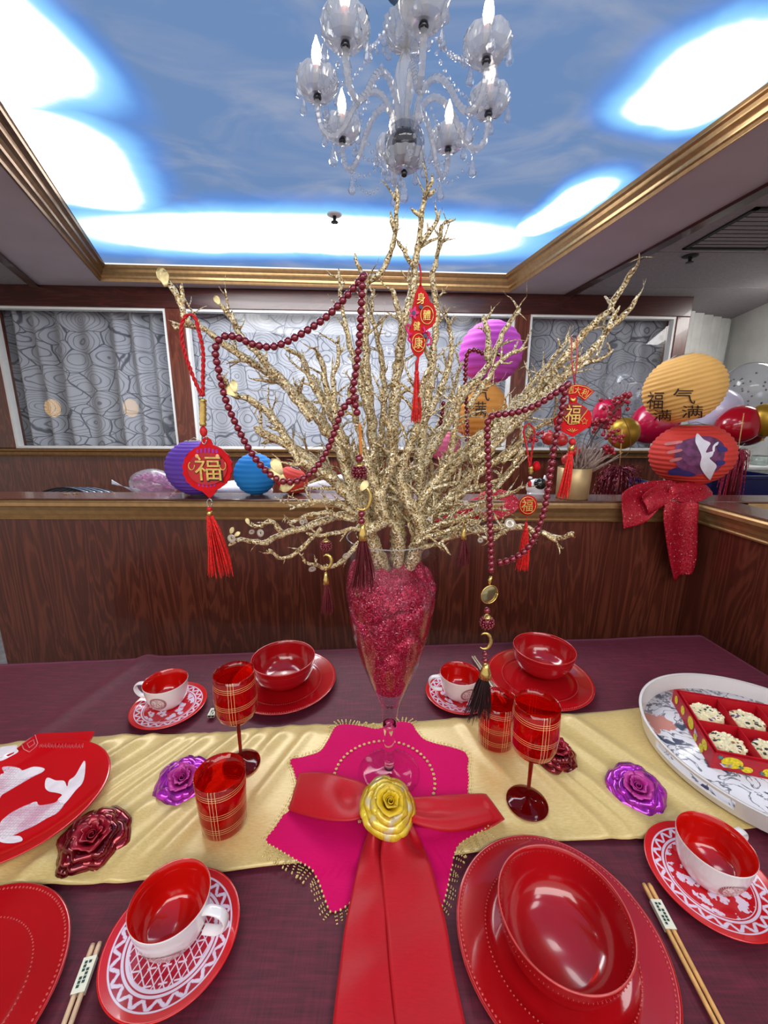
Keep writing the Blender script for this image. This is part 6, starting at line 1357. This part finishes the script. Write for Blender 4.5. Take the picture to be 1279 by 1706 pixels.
c_ = tf.mix(leafm, L(232, 230, 236), L(66, 76, 102)); c_ = tf.mix(tf.math('MULTIPLY', vine, .8), c_, L(60, 66, 88)); c_ = tf.mix(tf.math('MULTIPLY', petal, tf.step(cid, .45, .5)), c_, L(206, 134, 120)); c_ = tf.mix(tf.math('MULTIPLY', core, tf.step(cid, .45, .5)), c_, L(160, 60, 56))
tf.set(base=c_, rough=.25, coat=.4)
obj('tray_base', lathe([(0, .001), (TR-.0165, .001), (TR-.0158, .004), (0, .0045)], 96), tf.m, tr, loc=True)
bz = tz0+.0055; BH = .812-bz; A0 = V((.683, .710, 0)); bey = V((.060, .205, 0)).normalized(); bex = V((bey.y, -bey.x, 0)); BW, BD = .262, .2136
bxm = MX(((bex.x, bey.x, 0, A0.x), (bex.y, bey.y, 0, A0.y), (0, 0, 1, bz), (0, 0, 0, 1)))
gb = thing('gift_box', (A0.x, A0.y, bz), 'red divided gift box of decorated cookies standing in the white tray', 'box', None, (0, 0, atan2(bex.y, bex.x)))
m_box = M('box_red', (178, 16, 36), .45, .05, 40); m_boxin = M('box_inside_red', (190, 14, 34), .5, .04, 40)
w_ = .004; g = G().add(box(0, BW, 0, w_, 0, BH)).add(box(0, BW, BD-w_, BD, 0, BH)).add(box(0, w_, w_, BD-w_, 0, BH)).add(box(BW-w_, BW, w_, BD-w_, 0, BH)).add(box(w_, BW-w_, w_, BD-w_, 0, .003)); obj('sleeve', g, m_box, gb, loc=True, smooth=False)
i0 = .009; g = G().add(box(i0, BW-i0, i0, i0+.003, .0035, BH+.001)).add(box(i0, BW-i0, BD-i0-.003, BD-i0, .0035, BH+.001)).add(box(i0, i0+.003, i0+.003, BD-i0-.003, .0035, BH+.001)).add(box(BW-i0-.003, BW-i0, i0+.003, BD-i0-.003, .0035, BH+.001)).add(box(i0+.003, BW-i0-.003, i0+.003, BD-i0-.003, .0035, .006)); obj('inner_tray', g, m_boxin, gb, loc=True, smooth=False)
cw = (BW-2*i0-.003)/3; cd_ = (BD-2*i0-.003)/2
for k in (1, 2): obj('divider', box(i0+cw*k, i0+cw*k+.002, i0+.003, BD-i0-.003, .006, BH-.001), m_boxin, gb, loc=True, smooth=False)
obj('divider', box(i0+.003, BW-i0-.003, i0+cd_, i0+cd_+.002, .006, BH-.002), m_boxin, gb, loc=True, smooth=False)
m_ylw = M('yellow_print', (230, 206, 36), .5, .12, 220); m_tl = M('teal_print', (70, 130, 130), .5); m_lil = M('lilac_print', (214, 206, 236), .5)
def onface(P, face, mat, name):
    vv, ff = poly(P); obj(name, ([V((p.x, -.0005, p.y)) if face == 'f' else V((-.0005, p.x, p.y)) for p in vv], ff), mat, gb, loc=True, smooth=False)
def ovl(cx_, cy_, a, b_, n=22): return [(cx_+a*cos(2*pi*i/n), cy_+b_*sin(2*pi*i/n)) for i in range(n)]
for (x, z, a, b_) in ((.035, BH*.60, .019, .013), (.062, BH*.34, .010, .007), (.100, BH*.42, .013, .010), (.150, BH*.6, .018, .012), (.2, BH*.4, .012, .009)): onface(ovl(x, z, a, b_), 'f', m_ylw, 'yellow_fruit_print')
for (x, z) in ((.014, BH*.82), (.052, BH*.42), (.088, BH*.3)): onface([(x+.006*(1 if i % 2 == 0 else .45)*cos(pi*i/6), z+.006*(1 if i % 2 == 0 else .45)*sin(pi*i/6)) for i in range(12)], 'f', m_tl, 'leaf_print')
onface([(.014, BH*.42), (.036, BH*.5), (.035, BH*.26), (.022, BH*.2)], 'f', m_lil, 'lilac_print')
for (y, z, a, b_) in ((.035, BH*.72, .012, .011), (.045, BH*.22, .010, .009), (.075, BH*.28, .008, .009), (.105, BH*.66, .015, .014), (.15, BH*.62, .010, .011), (.19, BH*.6, .009, .010)): onface(ovl(y, z, a, b_), 's', m_ylw, 'yellow_fruit_print')
onface([(.066, BH*.55), (.084, BH*.75), (.084, BH*.42), (.07, BH*.35)], 's', m_lil, 'lilac_print')
m_ck = M('cream_cookie', (236, 222, 176), .6, .08, 120, bump=.4, bs=260)
cols_ = [M('cookie_bit_cream', (244, 234, 200), .5), M('cookie_bit_dark', (50, 40, 46), .5), M('cookie_bit_green', (70, 120, 84), .5), M('cookie_bit_violet', (110, 80, 140), .5), M('cookie_bit_brown', (150, 96, 70), .5)]
def cookie(ix, iy, label, seed):
    c_ = bxm @ V((i0+cw*(ix+.5)+.001, i0+cd_*(iy+.5)+.001, .0065)); t = thing('cookie', c_, label, 'cookie', 'decorated cookies in the red box'); q = random.Random(seed); r = .033
    obj('biscuit', lathe([(0, 0), (r, 0), (r*1.02, .008), (r*.97, .017), (r*.6, .0205), (0, .021)], 32, lambda rr, z, a, j: (rr*(1+.03*sin(a*7+seed)), z)), m_ck, t, loc=True)
    for ci, m in enumerate(cols_):
        g = G()
        for k in range((90, 9, 4, 3, 5)[ci]):
            a = q.uniform(0, 2*pi); rr = r*.95*sqrt(q.random()); z = .021-.004*(rr/r)**3; s_ = q.uniform(.0018, .0040); g.add(sph((rr*cos(a), rr*sin(a), z), (s_*q.uniform(.7, 1.8), s_, s_*.8), 6, 4))
        obj('topping', g, m, t, loc=True, kind='stuff')
for ix, iy, lb, sd in ((0, 1, 'cream cookie with dark crumbs in the far corner compartment nearest the vase', 1), (1, 1, 'cream cookie with dark crumbs in the far middle compartment of the red box', 2), (0, 0, 'cream cookie with violet crumbs in the near compartment nearest the vase', 3), (1, 0, 'cream cookie with green crumbs in the near middle compartment of the red box', 4), (2, 1, 'cream cookie at the frame edge in the far end compartment of the red box', 5)): cookie(ix, iy, lb, sd)
# ---------------------------------------------------------------- pendant lamps behind the viewer that mirror in the first window
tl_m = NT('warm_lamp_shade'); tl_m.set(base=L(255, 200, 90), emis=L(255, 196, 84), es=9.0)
for k, (u, v) in enumerate(((88, 680), (218, 680))):
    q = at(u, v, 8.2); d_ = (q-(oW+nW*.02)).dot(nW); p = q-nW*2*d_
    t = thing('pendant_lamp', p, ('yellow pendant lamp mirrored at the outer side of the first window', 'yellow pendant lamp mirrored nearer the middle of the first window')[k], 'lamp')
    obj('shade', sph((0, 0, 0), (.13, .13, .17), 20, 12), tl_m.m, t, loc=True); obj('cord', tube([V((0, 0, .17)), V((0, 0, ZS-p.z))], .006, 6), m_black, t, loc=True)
